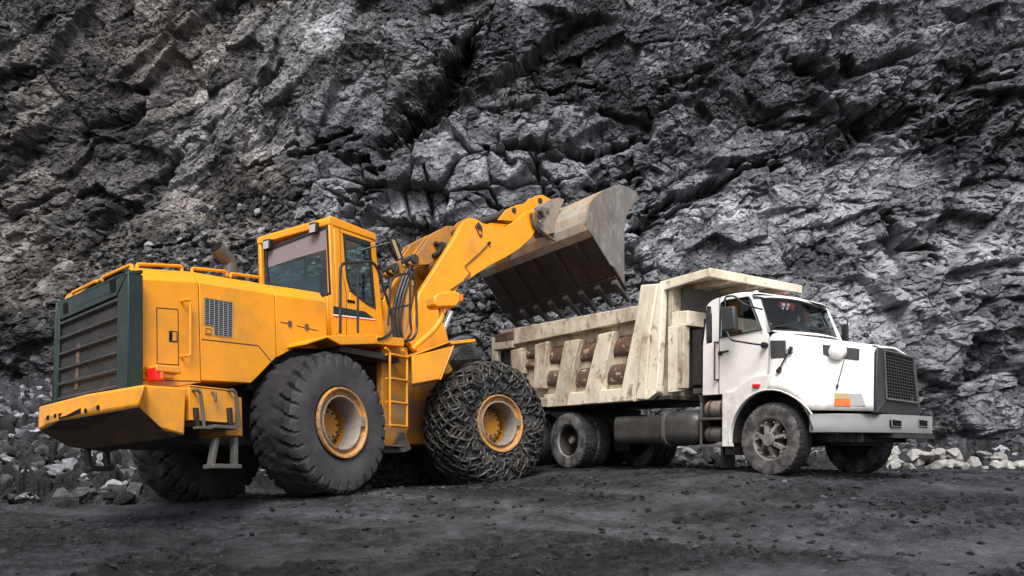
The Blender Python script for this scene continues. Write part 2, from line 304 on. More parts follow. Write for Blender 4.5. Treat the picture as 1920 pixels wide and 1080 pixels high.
def smooth(a, b, x): t = np.clip((x-a)/(b-a), 0, 1); return t*t*(3-2*t)
def poly_dist(px, py, pts):
    best = np.full(px.shape, 1e9); sg = np.zeros(px.shape); tt = np.zeros(px.shape)
    for k in range(len(pts)-1):
        (ax, ay), (bx, by) = pts[k], pts[k+1]; dx, dy = bx-ax, by-ay; L = dx*dx+dy*dy
        t = np.clip(((px-ax)*dx+(py-ay)*dy)/L, 0, 1); ex, ey = px-ax-t*dx, py-ay-t*dy; d = np.sqrt(ex*ex+ey*ey); m = d < best
        sg = np.where(m, np.sign(dx*ey-dy*ex), sg); tt = np.where(m, (k+t)/(len(pts)-1), tt); best = np.where(m, d, best)
    return best, sg, tt
# fissures and undercuts of the rock face, in metres on the face (across, up)
K = 21./FPX
def f2(pts): return [((x-960)*K, (HOR-y)*K) for x, y in pts]
GULLY = [([(870, -60), (830, 60), (790, 130), (745, 190), (700, 235)], .55, 1.3, 0), ([(640, 190), (560, 215), (490, 222), (440, 250), (390, 262)], .16, .55, 1),
 ([(235, 190), (205, 260), (150, 320), (80, 380)], .42, .65, 0), ([(470, 20), (430, 60), (400, 110)], .18, .5, 0), ([(905, 235), (960, 240), (1030, 225), (1090, 240), (1170, 205), (1240, 190)], .26, .95, 1),
 ([(1110, 320), (1160, 300), (1215, 278)], .25, .8, 1), ([(1235, 350), (1330, 300), (1420, 255), (1520, 232)], .24, 1.5, 1), ([(1180, 400), (1250, 370), (1330, 330)], .2, 1.0, 1),
 ([(1690, 395), (1720, 440), (1760, 465)], .2, 1.0, 1), ([(1480, 140), (1560, 135), (1630, 150)], .18, .55, 1), ([(1740, 195), (1800, 205), (1900, 210)], .16, .5, 1), ([(1560, 20), (1640, 60), (1700, 40), (1800, 10)], .35, .7, 0),
 ([(1640, 120), (1700, 200), (1730, 240)], .2, .5, 0), ([(860, 20), (930, 30), (1010, 20)], .14, .4, 1), ([(1000, 85), (1080, 70), (1150, 80)], .12, .45, 1), ([(1260, 80), (1340, 60), (1420, 20)], .16, .5, 1),
 ([(600, 330), (640, 345), (700, 340)], .10, .4, 1), ([(790, 390), (800, 420), (870, 430), (900, 400)], .22, .8, 0), ([(600, 240), (640, 270), (690, 290)], .2, .6, 0), ([(0, 150), (60, 120), (120, 60)], .3, .5, 0),
 ([(1850, 120), (1920, 80), (1990, 60)], .25, .6, 1), ([(860, 330), (960, 345), (1040, 335)], .09, .5, 1), ([(780, 280), (790, 330), (800, 390)], .08, .5, 0), ([(1000, 260), (1040, 290), (1060, 330)], .1, .4, 0),
 ([(230, 440), (330, 455), (420, 450), (560, 470)], .12, .4, 1), ([(0, 640), (60, 700), (100, 720)], .3, .5, 1)]
def blur(a, n):
    if a.ndim < 2: return a
    for _ in range(n):
        p = np.pad(a, 1, mode='edge'); a = (p[:-2, 1:-1]+p[2:, 1:-1]+p[1:-1, :-2]+p[1:-1, 2:]+2*a)/6
    return a
def blob(px, py, cx, cy, rx, ry): return np.exp(-(((px-cx)/rx)**2+((py-cy)/ry)**2))
def cliff_depth(u, v):
    px, py = u/K+960, HOR-v/K
    wu = u+.16*fbm(u*.9, v*.9, 3, 4)+.07*fbm(u*4, v*4, 13, 4); wv = v+.16*fbm(u*.9+7, v*.9+3, 5, 4)+.07*fbm(u*4+5, v*4, 15, 4)
    block = np.clip(blob(px, py, 760, 330, 360, 150)+.8*blob(px, py, 950, 260, 260, 90), 0, 1)
    sl = poly_dist(px, py, [(420, 330), (300, 420), (150, 500), (-60, 545)])[0]; scree = np.clip(1.25*np.exp(-(sl/85.)**2)+.8*blob(px, py, 120, 470, 240, 110)+.8*blob(px, py, 620, 520, 330, 60), 0, 1)
    left = smooth(760, 560, px)*(1-block)
    D = 21.3+.20*v-.33*np.clip(u-3.5, 0, 7)*smooth(9, 2, v)+.25*np.clip(v-5, 0, 9)*smooth(11, 3, np.abs(u-4))*.3
    D += .16*np.clip(v-3.3, 0, 5)*smooth(-4, -9, u)*2.2 + 1.0*fbm(u*.16, v*.2, 21, 3)
    D -= 1.6*smooth(-6, -9.5, u)*smooth(3.6, 3.2, v+.25*fbm(u*.7, v*0, 9, 3))      # rock bench low on the left
    D -= 1.0*smooth(-8.5, -8.9, -np.abs(u+6.0)-6.2)*smooth(5.6, 5.2, v)*smooth(-10, -8, u)*0
    D -= .9*smooth(-9.6, -9.3, u)*smooth(-3.5, -4.5, u)*smooth(5.5, 5.3, v+.3*fbm(u, v*.3, 19, 3))   # ledge behind the loader
    # strata of the upper left lean up to the right, those of the right half dip gently
    a1 = np.where(u < -3, .85, .38)
    H1, E1, R1 = facets(wu, wv, 2.3, 31, .75, 1.9); Hb, Eb, Rb = facets(wu, wv, 2.4, 37, .36, 2.1)
    k = smooth(-5, -1, u); big = H1*(1-k)+Hb*k; bt = R1*(1-k)+Rb*k
    D += blur(.62*big*(1-.35*smooth(760, 560, px)*smooth(330, 230, py))*(1-.75*np.clip(scree, 0, 1))*(1-.4*smooth(1, 5, u)), 12)
    Hm1, Em1, Rm1 = facets(wu, wv, .85, 41, .8, 1.8); Hm2, Em2, Rm2 = facets(wu, wv, .85, 43, .3, 1.9, tilt=1.2); Hm3, Em3, Rm3 = facets(u+.10*fbm(u*2, v*2, 4, 3), v+.08*fbm(u*2, v*2+9, 4, 3), .88, 47, .05, 1.35, jit=.5, tilt=.9, dir_bias=(0, -.1))
    Hm = Hm1*(1-k)+Hm2*k; Em = Em1*(1-k)+Em2*k; Rm = Rm1*(1-k)+Rm2*k
    Hm = Hm*(1-block)+Hm3*block; Em = Em*(1-block)+Em3*block; Rm = Rm*(1-block)+Rm3*block
    rough = 1-.8*scree
    D += blur((.44-.08*k*(1-block))*Hm*rough, 3) + .32*np.exp(-Em/.04)*(.30+1.1*block)*rough
    x2, y2 = u+.12*fbm(u*3, v*3, 8, 3), v+.12*fbm(u*3+5, v*3, 8, 3)
    Hs, Es, Rs = facets(x2, y2, .34, 53, .45, 1.35, tilt=1.4); ul = smooth(760, 560, px)*smooth(330, 230, py); cal = np.clip(.45+1.6*fbm(u*.35+3, v*.45, 73, 3), .25, 1.25)*(1-.35*ul); D += .165*Hs*(1-.55*block)*(1-.7*scree)*cal*1.15+.05*np.exp(-Es/.03)*cal
    Ht, Et, Rt = facets(x2, y2, .15, 59, .3, 1.5, tilt=1.5); D += .075*Ht*(1-.5*block)*(cal+.15)
    Hq, Eq, Rq = facets(x2, y2, .08, 63, 1.2, 1.2, tilt=1.5); D += .028*Hq*(1-.5*block)
    D += .16*fbm(u*1.7, v*1.7, 61, 6, .62)
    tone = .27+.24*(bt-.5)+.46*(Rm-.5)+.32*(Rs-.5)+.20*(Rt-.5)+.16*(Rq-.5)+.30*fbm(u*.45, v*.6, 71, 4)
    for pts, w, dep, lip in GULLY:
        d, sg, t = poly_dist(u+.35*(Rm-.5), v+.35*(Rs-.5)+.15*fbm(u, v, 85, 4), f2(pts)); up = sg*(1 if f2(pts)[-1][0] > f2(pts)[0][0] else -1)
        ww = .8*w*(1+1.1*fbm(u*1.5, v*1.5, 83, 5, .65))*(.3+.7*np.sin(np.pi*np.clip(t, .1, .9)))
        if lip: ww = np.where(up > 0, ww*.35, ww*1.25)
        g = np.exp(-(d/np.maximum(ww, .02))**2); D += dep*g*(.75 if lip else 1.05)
        if not lip: tone -= .5*g*(w > .4)  # wide fissures: their shade is also put into the rock tone
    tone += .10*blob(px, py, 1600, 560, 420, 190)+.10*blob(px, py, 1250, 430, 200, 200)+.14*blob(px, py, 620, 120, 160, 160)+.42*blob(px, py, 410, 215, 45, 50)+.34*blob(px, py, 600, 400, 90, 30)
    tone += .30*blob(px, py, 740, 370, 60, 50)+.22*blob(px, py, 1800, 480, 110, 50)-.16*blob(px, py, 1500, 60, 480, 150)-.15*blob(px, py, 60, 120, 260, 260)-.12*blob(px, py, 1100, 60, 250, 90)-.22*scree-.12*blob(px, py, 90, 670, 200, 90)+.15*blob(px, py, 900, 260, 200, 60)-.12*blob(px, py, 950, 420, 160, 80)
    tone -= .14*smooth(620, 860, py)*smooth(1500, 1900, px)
    warm = 1.1*np.exp(-(sl/85.)**2)+np.clip(smooth(640, 380, px)*.75*smooth(640, 420, py)+.5*fbm(u*.6, v*.6, 91, 4)-.1, 0, 1)+.15*blob(px, py, 780, 80, 90, 90)
    return D, tone, np.clip(warm, 0, 1)
nu, nv = 1500, 740
uu = np.linspace(-17.5, 17.5, nu); vv = np.linspace(-1.6, 14.5, nv)
UU, VV = np.meshgrid(uu, vv)
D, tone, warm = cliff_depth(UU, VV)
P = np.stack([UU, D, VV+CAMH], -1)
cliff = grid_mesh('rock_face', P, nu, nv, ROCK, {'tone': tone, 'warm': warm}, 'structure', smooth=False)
def cliff_at(u, z):
    d, _, _ = cliff_depth(np.atleast_1d(np.asarray(u, float)), np.atleast_1d(np.asarray(z, float))-CAMH); return d

# mounds of fallen rock at the foot of the face
def mound(x, y):
    h = 0*x
    h = h+2.3*np.exp(-(((x+10.0)/2.7)**2+((y-18.6)/3.0)**2))+.75*np.exp(-(((x+8.6)/2.6)**2+((y-15.4)/1.7)**2))
    h = h+2.4*np.exp(-(((x+2.0)/5.0)**2+((y-22.3)/2.1)**2))+1.0*np.exp(-(((x+4.6)/2.5)**2+((y-19.6)/1.6)**2))+1.7*np.exp(-(((x-2.0)/2.6)**2+((y-22.6)/1.8)**2))
    h = h+.35*np.exp(-((x-9.5)/3.5)**2-((y-18.6)/.9)**2)+.45*np.exp(-((x-5)/2.5)**2-((y-21)/1.1)**2)
    return h
nx, ny = 1350, 760
t = np.linspace(0, 1, ny); yy = 5.6*(27./5.6)**t
xx = np.linspace(-1, 1, nx)
XX, YY = np.meshgrid(xx, yy); XX = XX*(1.6+YY*.62)
def road(x, y):
    g = G(x, y)
    g = g+.035*fbm(x*.55, y*.55, 101, 4)
    tr = 0*x
    for (a, b, w) in [(-.62, 13.0, .28), (-.62, 11.3, .28), (-.35, 10.3, .3), (.9, 2.3, .28), (.9, 4.3, .28), (-1.1, 21.5, .3), (-1.1, 19.0, .3)]:   # y = b + a*x wheel tracks
        d = (y-b-a*x)/math.hypot(1, a)+.25*fbm(x*.3, y*.3, 107, 2); tr = np.maximum(tr, np.exp(-(d/w)**2))
    # churned mud: clods between the tracks
    m = smooth(-.15, .5, fbm(x*.8, y*1.1, 109, 5, .65)+.32)*(1-.75*tr)
    H, E, R = facets(x+.06*fbm(x*6, y*6, 5, 3), y+.06*fbm(x*6+3, y*6, 5, 3), .13, 113, .2, 1.6, tilt=1.2)
    H2, E2, R2 = facets(x, y, .055, 127, .2, 1.5, tilt=1.3)
    H3, E3, R3 = facets(x+.1*fbm(x*3, y*3, 6, 3), y, .30, 119, .1, 1.8, tilt=1.2)
    am = .4+.6*smooth(11.5, 9, y); g = g-.03*tr*am+m*am*(.042*np.abs(H)+.020*H2+.028*H3)+.010*fbm(x*5, y*5, 131, 4)+.008*fbm(x*1.2, y*30, 133, 2)*(1-m)*.6
    tone = .42-.42*m*(.5+.5*R)+.20*tr*(1-m)+.16*(R3-.5)*m+.22*fbm(x*.35, y*.5, 137, 4)+.30*(R2-.5)*(.3+m)
    return g, tone
GZ, gt = road(XX, YY)
MO = mound(XX, YY); mk = smooth(.02, .25, MO)
H, E, R = facets(XX, YY, .35, 141, .3, 1.2, tilt=1.5); H2, E2, R2 = facets(XX, YY, .16, 143, .3, 1.2, tilt=1.5)
GZ = GZ+MO+mk*(.22*H+.10*H2); gt = gt*(1-mk)+mk*(.25+.5*(R-.5)+.3*(R2-.5))
ground = grid_mesh('ground', np.stack([XX, YY, GZ], -1), nx, ny, MUD, {'tone': gt, 'warm': np.clip(.25*fbm(XX*.3, YY*.3, 151, 3), 0, 1)}, 'structure')
# plain ground out to the sides and behind the camera, 10 cm lower than the churned sheet
far = MB(); far.add([(-60, -40, -.45), (60, -40, -.45), (60, 40, -.45), (-60, 40, -.45)], [(0, 1, 2, 3)], 'under'); fo = far.build('ground_beyond', flat=True); tag(fo, kind='structure'); fo.data.materials[0] = MUD

# loose rock
def rock_shape(seed, n=16, sq=(1, .8, .62)):
    import bmesh
    r = random.Random(seed); bm = bmesh.new()
    for i in range(n):
        p = Vector([r.gauss(0, 1) for _ in range(3)]).normalized()*r.uniform(.8, 1.05); bm.verts.new([p[k]*sq[k] for k in range(3)])
    res = bmesh.ops.convex_hull(bm, input=bm.verts); bmesh.ops.delete(bm, geom=[g for g in res['geom_interior'] if isinstance(g, bmesh.types.BMVert)], context='VERTS')
    bm.verts.ensure_lookup_table(); bm.verts.index_update(); bmesh.ops.recalc_face_normals(bm, faces=bm.faces)
    v = np.array([q.co[:] for q in bm.verts]); f = [[q.index for q in g.verts] for g in bm.faces]; bm.free(); return v, f
SHAPES = [rock_shape(i, random.Random(i).choice([11, 13, 16, 20]), (1, random.Random(i).uniform(.6, .95), random.Random(i+50).uniform(.45, .8))) for i in range(14)]
def rand_rot(r):
    q = r.normal(size=4); q /= np.linalg.norm(q); w, x, y, z = q
    return np.array([[1-2*(y*y+z*z), 2*(x*y-z*w), 2*(x*z+y*w)], [2*(x*y+z*w), 1-2*(x*x+z*z), 2*(y*z-x*w)], [2*(x*z-y*w), 2*(y*z+x*w), 1-2*(x*x+y*y)]])
def heap(name, items, mat, kind='stuff', fr='W', label=None, cat=None, flat=.8):
    V, Fv, Fl, tn, k = [], [], [], [], 0
    for (p, s, tv) in items:
        v, f = SHAPES[RNG.integers(len(SHAPES))]; w = (v*s)@rand_rot(RNG).T; w[:, 2] *= flat
        V.append(w+np.asarray(p)); tn.append(np.full(len(v), tv))
        for q in f: Fv += [a+k for a in q]; Fl.append(len(q))
        k += len(v)
    V = np.concatenate(V); tn = np.concatenate(tn); me = bpy.data.meshes.new(name)
    me.vertices.add(len(V)); me.vertices.foreach_set('co', V.astype(np.float32).ravel()); me.loops.add(len(Fv)); me.loops.foreach_set('vertex_index', np.array(Fv, dtype=np.int32))
    me.polygons.add(len(Fl)); ls = np.concatenate([[0], np.cumsum(Fl)[:-1]]).astype(np.int32); me.polygons.foreach_set('loop_start', ls); me.polygons.foreach_set('loop_total', np.array(Fl, dtype=np.int32)); me.update(calc_edges=True)
    me.polygons.foreach_set('use_smooth', [False]*len(Fl))
    for nm, arr in (('tone', tn), ('warm', tn*0+.1)):
        at = me.attributes.new(nm, 'FLOAT', 'POINT'); at.data.foreach_set('value', arr.astype(np.float32))
    me.materials.append(mat); o = bpy.data.objects.new(name, me); COL.objects.link(o)
    if fr != 'W': place(o, fr, None)
    tag(o, label, cat, kind=kind); return o
def size(a, b, k=2.2): return a+(b-a)*RNG.random()**k
items = []
def scatter(n, xr, yr, smin, smax, thr, k=2.5):
    x = RNG.uniform(*xr, n); y = RNG.uniform(*yr, n); m = mound(x, y); g = G(x, y)
    for i in range(n):
        if RNG.random() < min(1, m[i]/thr): s = size(smin, smax, k); items.append(((x[i], y[i], g[i]+m[i]+s*.25), s, RNG.normal(.26, .34)))
scatter(16000, (-14, -5.5), (13.2, 21), .022, .26, .5, 4.6)
scatter(9000, (-6.5, 6), (17.5, 23.5), .03, .32, .7, 4.2)
scatter(900, (3, 13), (17.3, 21.5), .05, .28, .5, 2.5)
# talus caught on the ledges of the face
uq = RNG.uniform(-11.5, 3, 9000); vq = RNG.uniform(.2, 6.6, 9000)
pxq, pyq = uq/K+960, HOR-vq/K; wq = np.clip(blob(pxq, pyq, 620, 480, 300, 75)*1.1+blob(pxq, pyq, 120, 500, 220, 90)*.5+np.exp(-(poly_dist(pxq, pyq, [(420, 330), (300, 420), (150, 500), (-60, 545)])[0]/60.)**2)*.35+blob(pxq, pyq, 1000, 600, 260, 70), 0, 1)
keep = RNG.random(9000) < wq; uq, vq = uq[keep], vq[keep]; dq = cliff_at(uq, vq+CAMH)
for a, b, c in zip(uq, vq, dq): s = size(.03, .20, 2.8); items.append(((a, c-.25*s, b+CAMH), s, RNG.normal(.24, .2)))
heap('rubble', items, PILE, label='broken dark grey rock fallen along the foot of the cliff and on its ledges', cat='rubble')
# small clods and stones on the haul road
cl = []
n = 15000; x = RNG.uniform(-12, 12, n); y = 6.5+9*RNG.random(n)**1.1; m = fbm(x*.8, y*1.1, 109, 5, .65); zc = road(x, y)[0]
for i in range(n):
    if m[i]+RNG.normal(0, .24) > .02:
        s = size(.010, .075, 2.8); cl.append(((x[i], y[i], zc[i]+s*.15), s, RNG.normal(.12, .2) if RNG.random() < .975 else .95))
heap('mud_clods', cl, MUD, label='small clods and stones scattered over the dark haul road', cat='clods', flat=.6)
# ------------------------------------------------------------------ tyres and wheels (axle along y, outer side is -y)
def tyre(R, w, rr, n=216, lugs=30, lug=.07, worn=.3, seed=1, chev=.9, mat='rubber', tread='mudrubber', grooves=0, side_w=.44):
    """tyre by a profile swept round the axle; blocks on the shoulders and tread, sidewall smooth"""
    prof = [(-side_w*.93*w, rr), (-.475*w, rr+.08*(R-rr)), (-.5*w, rr+.28*(R-rr)), (-.507*w, rr+.5*(R-rr)), (-.497*w, rr+.70*(R-rr)), (-.487*w, rr+.76*(R-rr)), (-.489*w, rr+.765*(R-rr)), (-.482*w, rr+.80*(R-rr)), (-.475*w, rr+.86*(R-rr)),
            (-.462*w, R-.085*R), (-.45*w, R-.055*R), (-.425*w, R-.03*R), (-.38*w, R-.012*R)]
    m = 15
    mid = [(-.38*w+.76*w*i/(m+1), R-.012*R*(abs(2*i/(m+1)-1))**2) for i in range(1, m+1)]
    full = prof+mid+[(-a, r) for a, r in reversed(prof)]
    K2 = len(full); A = np.array([p[0] for p in full]); Rr = np.array([p[1] for p in full])
    th = np.linspace(0, 2*np.pi, n, endpoint=False); T, AA = np.meshgrid(th, A, indexing='ij'); RR = np.tile(Rr, (n, 1))
    s = np.abs(AA)/(w/2); sgn = np.sign(AA)
    ph = T*lugs/(2*np.pi)+chev*(1-s)*1.2+np.where(sgn > 0, .5, 0)
    fr_ = ph-np.floor(ph); lugm = smooth(.06, .14, fr_)*smooth(.94, .86, fr_)
    bite = smooth(.78, .90, RR/R)                      # lug depth grows towards the tread
    centre = smooth(.10, .55, s)*.65+.35
    nz = fbm(T*9+0*AA, AA*9, seed, 4)
    dep = lug*bite*(1-lugm)*np.where(s > .55, 1, worn)*centre
    for g in range(grooves):
        gp = (g+1)/(grooves+1)*1.5-.75; dep = dep+.02*np.exp(-(((AA/(w/2))-gp-.03*np.sin(T*60))/.05)**2)
    RR = RR-dep+bite*(.030 if lug > .05 else .012)*nz*(R/1.0)+(smooth(.85, .6, s)*bite*.035*fbm(T*5, AA*4+seed, seed+3, 5) if lug > .05 else 0)
    AA = AA*(1-.35*dep/max(lug, 1e-6)*.06*bite)
    b = MB(); vs = np.stack([RR*np.cos(T), AA, RR*np.sin(T)], -1).reshape(-1, 3)
    b.v = [tuple(p) for p in vs.tolist()]; i1 = b.mi(mat); i2 = b.mi(tread)
    for i in range(n):
        for j in range(K2-1):
            q = [i*K2+j, i*K2+j+1, ((i+1) % n)*K2+j+1, ((i+1) % n)*K2+j]; b.f.append(q); b.m.append(i1 if j < 10 or j > K2-12 else i2)
    return b
def shift(b, c, fr, rot=0.):
    cr, sr = math.cos(rot), math.sin(rot); b.v = [(c[0]+x*cr-y*sr, c[1]+x*sr+y*cr, c[2]+z) for x, y, z in b.v]; b.fr = fr; return b
def flip(b): b.v = [(-x, -y, z) for x, y, z in b.v]; return b
def loader_hub(mat='yellow_worn'):
    b = MB(); b.lathe([(.36, -.10), (.34, -.12), (.345, .02), (.31, .04), (.30, -.02), (.27, -.03), (.25, -.10), (.22, -.13), (.02, -.14), (0.001, -.14)], (0, 0, 0), mat, 40)
    for k in range(20):
        a = 2*math.pi*k/20; b.cyl((.325*math.cos(a), .0, .325*math.sin(a)), (.325*math.cos(a), -.05, .325*math.sin(a)), .014, 'rimgrey', 6)
    for k in range(12):
        a = 2*math.pi*k/12; b.cyl((.19*math.cos(a), -.12, .19*math.sin(a)), (.19*math.cos(a), -.155, .19*math.sin(a)), .016, 'under', 6)
    return b
def loader_rim():
    """deep dished rim; the outer flange lies at y=-.42"""
    o = -.42; b = MB()
    b.lathe([(.45, o+.10), (.50, o+.03), (.505, o+.0), (.495, o-.025), (.475, o-.025), (.46, o+.0)], (0, 0, 0), 'rim', 56)
    b.lathe([(.46, o), (.45, o+.03), (.41, o+.05), (.395, o+.045)], (0, 0, 0), 'rim', 56)
    b.lathe([(.395, o+.045), (.39, o+.01), (.372, o+.005), (.36, o+.03), (.352, o+.10), (.35, .0), (.36, .05)], (0, 0, 0), 'rimgrey', 56)
    b.lathe([(.45, .40), (.505, .42), (.50, .36), (.42, .3), (.38, .2), (.36, .05), (.30, .05), (.01, .05)], (0, 0, 0), 'under', 40)
    b.box((.37, o-.03, -.03), (.43, o+.02, .11), 'rimgrey')
    return b
def link_ring(P, N, Tn, L, Wd, r, out, nn=8, mm=5):
    """a closed oval chain link centred on P, long axis Tn, lying in the plane of Tn and N x Tn or standing on it"""
    B = np.cross(N, Tn); c = len(out[0])
    for i in range(nn):
        a = 2*math.pi*i/nn; ca, sa = math.cos(a), math.sin(a); ctr = P+Tn*(L*ca)+B*(Wd*sa); rad = Tn*ca*Wd+B*sa*L; rad = rad/np.linalg.norm(rad)
        for j in range(mm):
            q = 2*math.pi*j/mm; out[0].append(ctr+(rad*math.cos(q)+N*math.sin(q))*r)
    for i in range(nn):
        for j in range(mm):
            out[1].append((c+i*mm+j, c+((i+1) % nn)*mm+j, c+((i+1) % nn)*mm+(j+1) % mm, c+i*mm+(j+1) % mm))
def chain_net(R, w, seed=3):
    """diamond net of steel links over the tread and both sidewalls"""
    r = np.random.default_rng(seed); path = [(-.50*w, .57), (-.535*w, .67), (-.545*w, .79), (-.53*w, .90), (-.49*w, .985), (-.42*w, R+.03), (-.28*w, R+.045), (-.14*w, R+.05), (0, R+.05)]
    path = path+[(-a, b) for a, b in reversed(path[:-1])]
    pa = np.array(path); d = np.concatenate([[0], np.cumsum(np.linalg.norm(np.diff(pa, axis=0), axis=1))])
    def at(s, t):
        a = np.interp(s, d, pa[:, 0]); q = np.interp(s, d, pa[:, 1]); return np.array([q*math.cos(t), a, q*math.sin(t)])
    out = ([], []); nt = 30; rows = 15; step = d[-1]/(rows-1); node = {}
    for j in range(rows):
        for i in range(nt):
            side = j < 4 or j > rows-5; den = i % 2 == 0 if j < 2 or j > rows-3 else True
            t = 2*math.pi*(i+.5*(j % 2))/nt; s = j*step
            s2 = s+r.normal(0, .010 if not side else .022); t2 = t+r.normal(0, .006 if not side else .02)
            node[j, i] = (s2, t2)
    for j in range(rows-1):
        for i in range(nt):
            for di in ((0, -1) if j % 2 == 0 else (0, 1)):
                if (j < 3 or j > rows-5) and r.random() < .25: continue
                a = node[j, i]; b2 = node[j+1, (i+di) % nt]; A = at(*a); Bp = at(*b2)
                if np.linalg.norm(A-Bp) > .42: continue
                T = Bp-A; L = np.linalg.norm(T); T /= L; Pm = (A+Bp)/2
                sm = (a[0]+b2[0])/2; tm = math.atan2(Pm[2], Pm[0]); e = .02; dn = at(sm+e, tm)-at(sm-e, tm); dt = np.array([-math.sin(tm), 0, math.cos(tm)]); N = np.cross(dn, dt); N /= np.linalg.norm(N); N = N-T*N.dot(T); N /= np.linalg.norm(N)
                if N.dot(Pm*np.array([1, .3, 1])) < 0: N = -N
                th = r.normal(0, .12)+(math.pi/2 if (i+j) % 2 else .05); Bv = np.cross(N, T); N2 = N*math.cos(th)+Bv*math.sin(th)
                link_ring(Pm+N*.018, N2, T, L*.54, .036, .021, out)
    for j in range(2, rows-2):
        for i in range(0, nt):
            if r.random() < .72: continue
            s_, t_ = node[j, i]; A = at(s_, t_); e = .02; dn = at(s_+e, t_)-at(s_-e, t_); dt = np.array([-math.sin(t_), 0, math.cos(t_)]); N = np.cross(dn, dt); N /= np.linalg.norm(N)
            link_ring(A+N*.012*(1 if N.dot(A) > 0 else -1), N, dt, .052, .052, .020, out, 7, 4)
    for sd_ in (0, len(path)-1):
        for i in range(40):
            t = 2*math.pi*i/40; q = pa[sd_, 1]-.03; A = np.array([q*math.cos(t), pa[sd_, 0]*1.0, q*math.sin(t)]); dt = np.array([-math.sin(t), 0, math.cos(t)])
            link_ring(A, np.array([0, 1., 0]) if i % 2 else np.array([math.cos(t), 0, math.sin(t)]), dt, .062, .03, .014, out)
    b = MB(); b.v = [tuple(p) for p in out[0]]; b.f = [list(f) for f in out[1]]; b.m = [b.mi('chain')]*len(b.f); return b

# ------------------------------------------------------------------ wheel loader
LD = root('wheel_loader', 'R', 'large yellow articulated wheel loader with raised bucket and dark green radiator frame', 'wheel loader')
RT, TW = 1.02, .84
def loader_wheel(fr, x, yc, chained, near):
    def fin(b): return shift(b if near else flip(b), (x, yc, RT), fr)
    hub = fin(loader_hub('yellow_worn')).build('wheel', LD)
    t = fin(tyre(RT, TW, .49, lugs=30, lug=.062, worn=.28, seed=5 if near else 9)).build('tyre', hub, ang=28)
    fin(loader_rim()).build('rim', hub)
    if chained: fin(chain_net(RT, TW)).build('tyre_chain', hub, ang=60)
    return hub
loader_wheel('R', 0, -1.27, False, True); loader_wheel('R', 0, 1.33, False, False)
loader_wheel('F', 0, -1.27, True, True); loader_wheel('F', 0, 1.33, True, False)

yN = -1.105                                          # near side of the engine hood
# hood: sections along x with chamfered shoulders
def hood_sec(x, zb, zt, yf=.50, yn=yN):
    k = .10*max(0, (.36-x)/3.16)
    return [(x, yy_, zz_-(k*(yy_-yn-.22) if yy_ > yn+.22 and zz_ > zb else 0)) for yy_, zz_ in ((yn, zb), (yn, zt-.18), (yn+.02, zt-.16), (yn+.12, zt-.02), (yn+.5, zt), (yf-.5, zt), (yf-.2, zt-.02), (yf, zt-.2), (yf, zb))]
b = MB('R'); b.loft([hood_sec(-2.80, 1.28, 2.79), hood_sec(-2.3, 1.38, 2.86), hood_sec(-1.925, 1.47, 2.92)], 'yellow'); b.build('engine_hood', LD, .008, ang=22, label='yellow rear hood end with a narrow access door')
b = MB('R'); b.loft([hood_sec(-1.905, 1.50, 2.92), hood_sec(-1.12, 1.54, 2.97), hood_sec(-1.02, 1.62, 2.98), hood_sec(-.65, 1.95, 3.0)], 'yellow'); b.build('engine_hood', LD, .008, ang=22, label='yellow middle hood panel with a wire vent')
b = MB('R'); b.loft([hood_sec(-.63, 1.95, 3.0), hood_sec(-.3, 2.12, 3.03), hood_sec(.36, 2.2, 3.08)], 'yellow'); b.build('engine_hood', LD, .008, ang=22, label='yellow front hood panel beside the cab')
def line_on(b, pts, w, m='black', fr='R', ax='y', val=yN-.003, d=.004):
    P = U(fr, ax, val, *pts)
    for a, c in zip(P[:-1], P[1:]):
        t = (c-a).normalized(); ny = Vector((0, 1, 0)) if ax == 'y' else Vector((1, 0, 0)); s = t.cross(ny)*w/2
        b.prism([a-s, a+s, c+s, c-s], ny*d, m)
b = MB('R'); line_on(b, [(294, 577), (334, 580), (335, 684), (295, 682), (294, 577)], .010); line_on(b, [(318, 621), (332, 622), (332, 641), (318, 640), (318, 621)], .014)
b.prism(U('R', 'y', yN-.006, (324, 623), (331, 623), (331, 639), (324, 639)), (0, .01, 0), 'yellow'); b.prism(U('R', 'y', yN-.005, (319, 623), (323, 623), (323, 639), (319, 639)), (0, .008, 0), 'hole'); b.build('access_door', LD)
for pts_ in ([(378, 636), (484, 648), (511, 680), (522, 700)], [(526, 604), (548, 608)], [(557, 611), (595, 620)], [(254, 712), (374, 715)]): b = MB('R'); line_on(b, pts_, .012); b.build('panel_seam', LD)
for (x, y) in ((544.5, 607), (576, 613)): b = MB('R'); b.prism(U('R', 'y', yN-.015, (x-3, y-6), (x+3, y-5), (x+3, y+6), (x-3, y+5)), (0, .02, 0), 'grimy'); b.build('hood_latch', LD)
b = MB('R'); q = U('R', 'y', yN-.07, (346, 563), (355, 562), (357, 565), (357, 664), (353, 668), (346, 667)); b.tube([q[0]+Vector((0, .07, 0))]+rounded(q, .04)+[q[-1]+Vector((0, .07, 0))], .017, 'yellow'); b.build('grab_handle', LD)
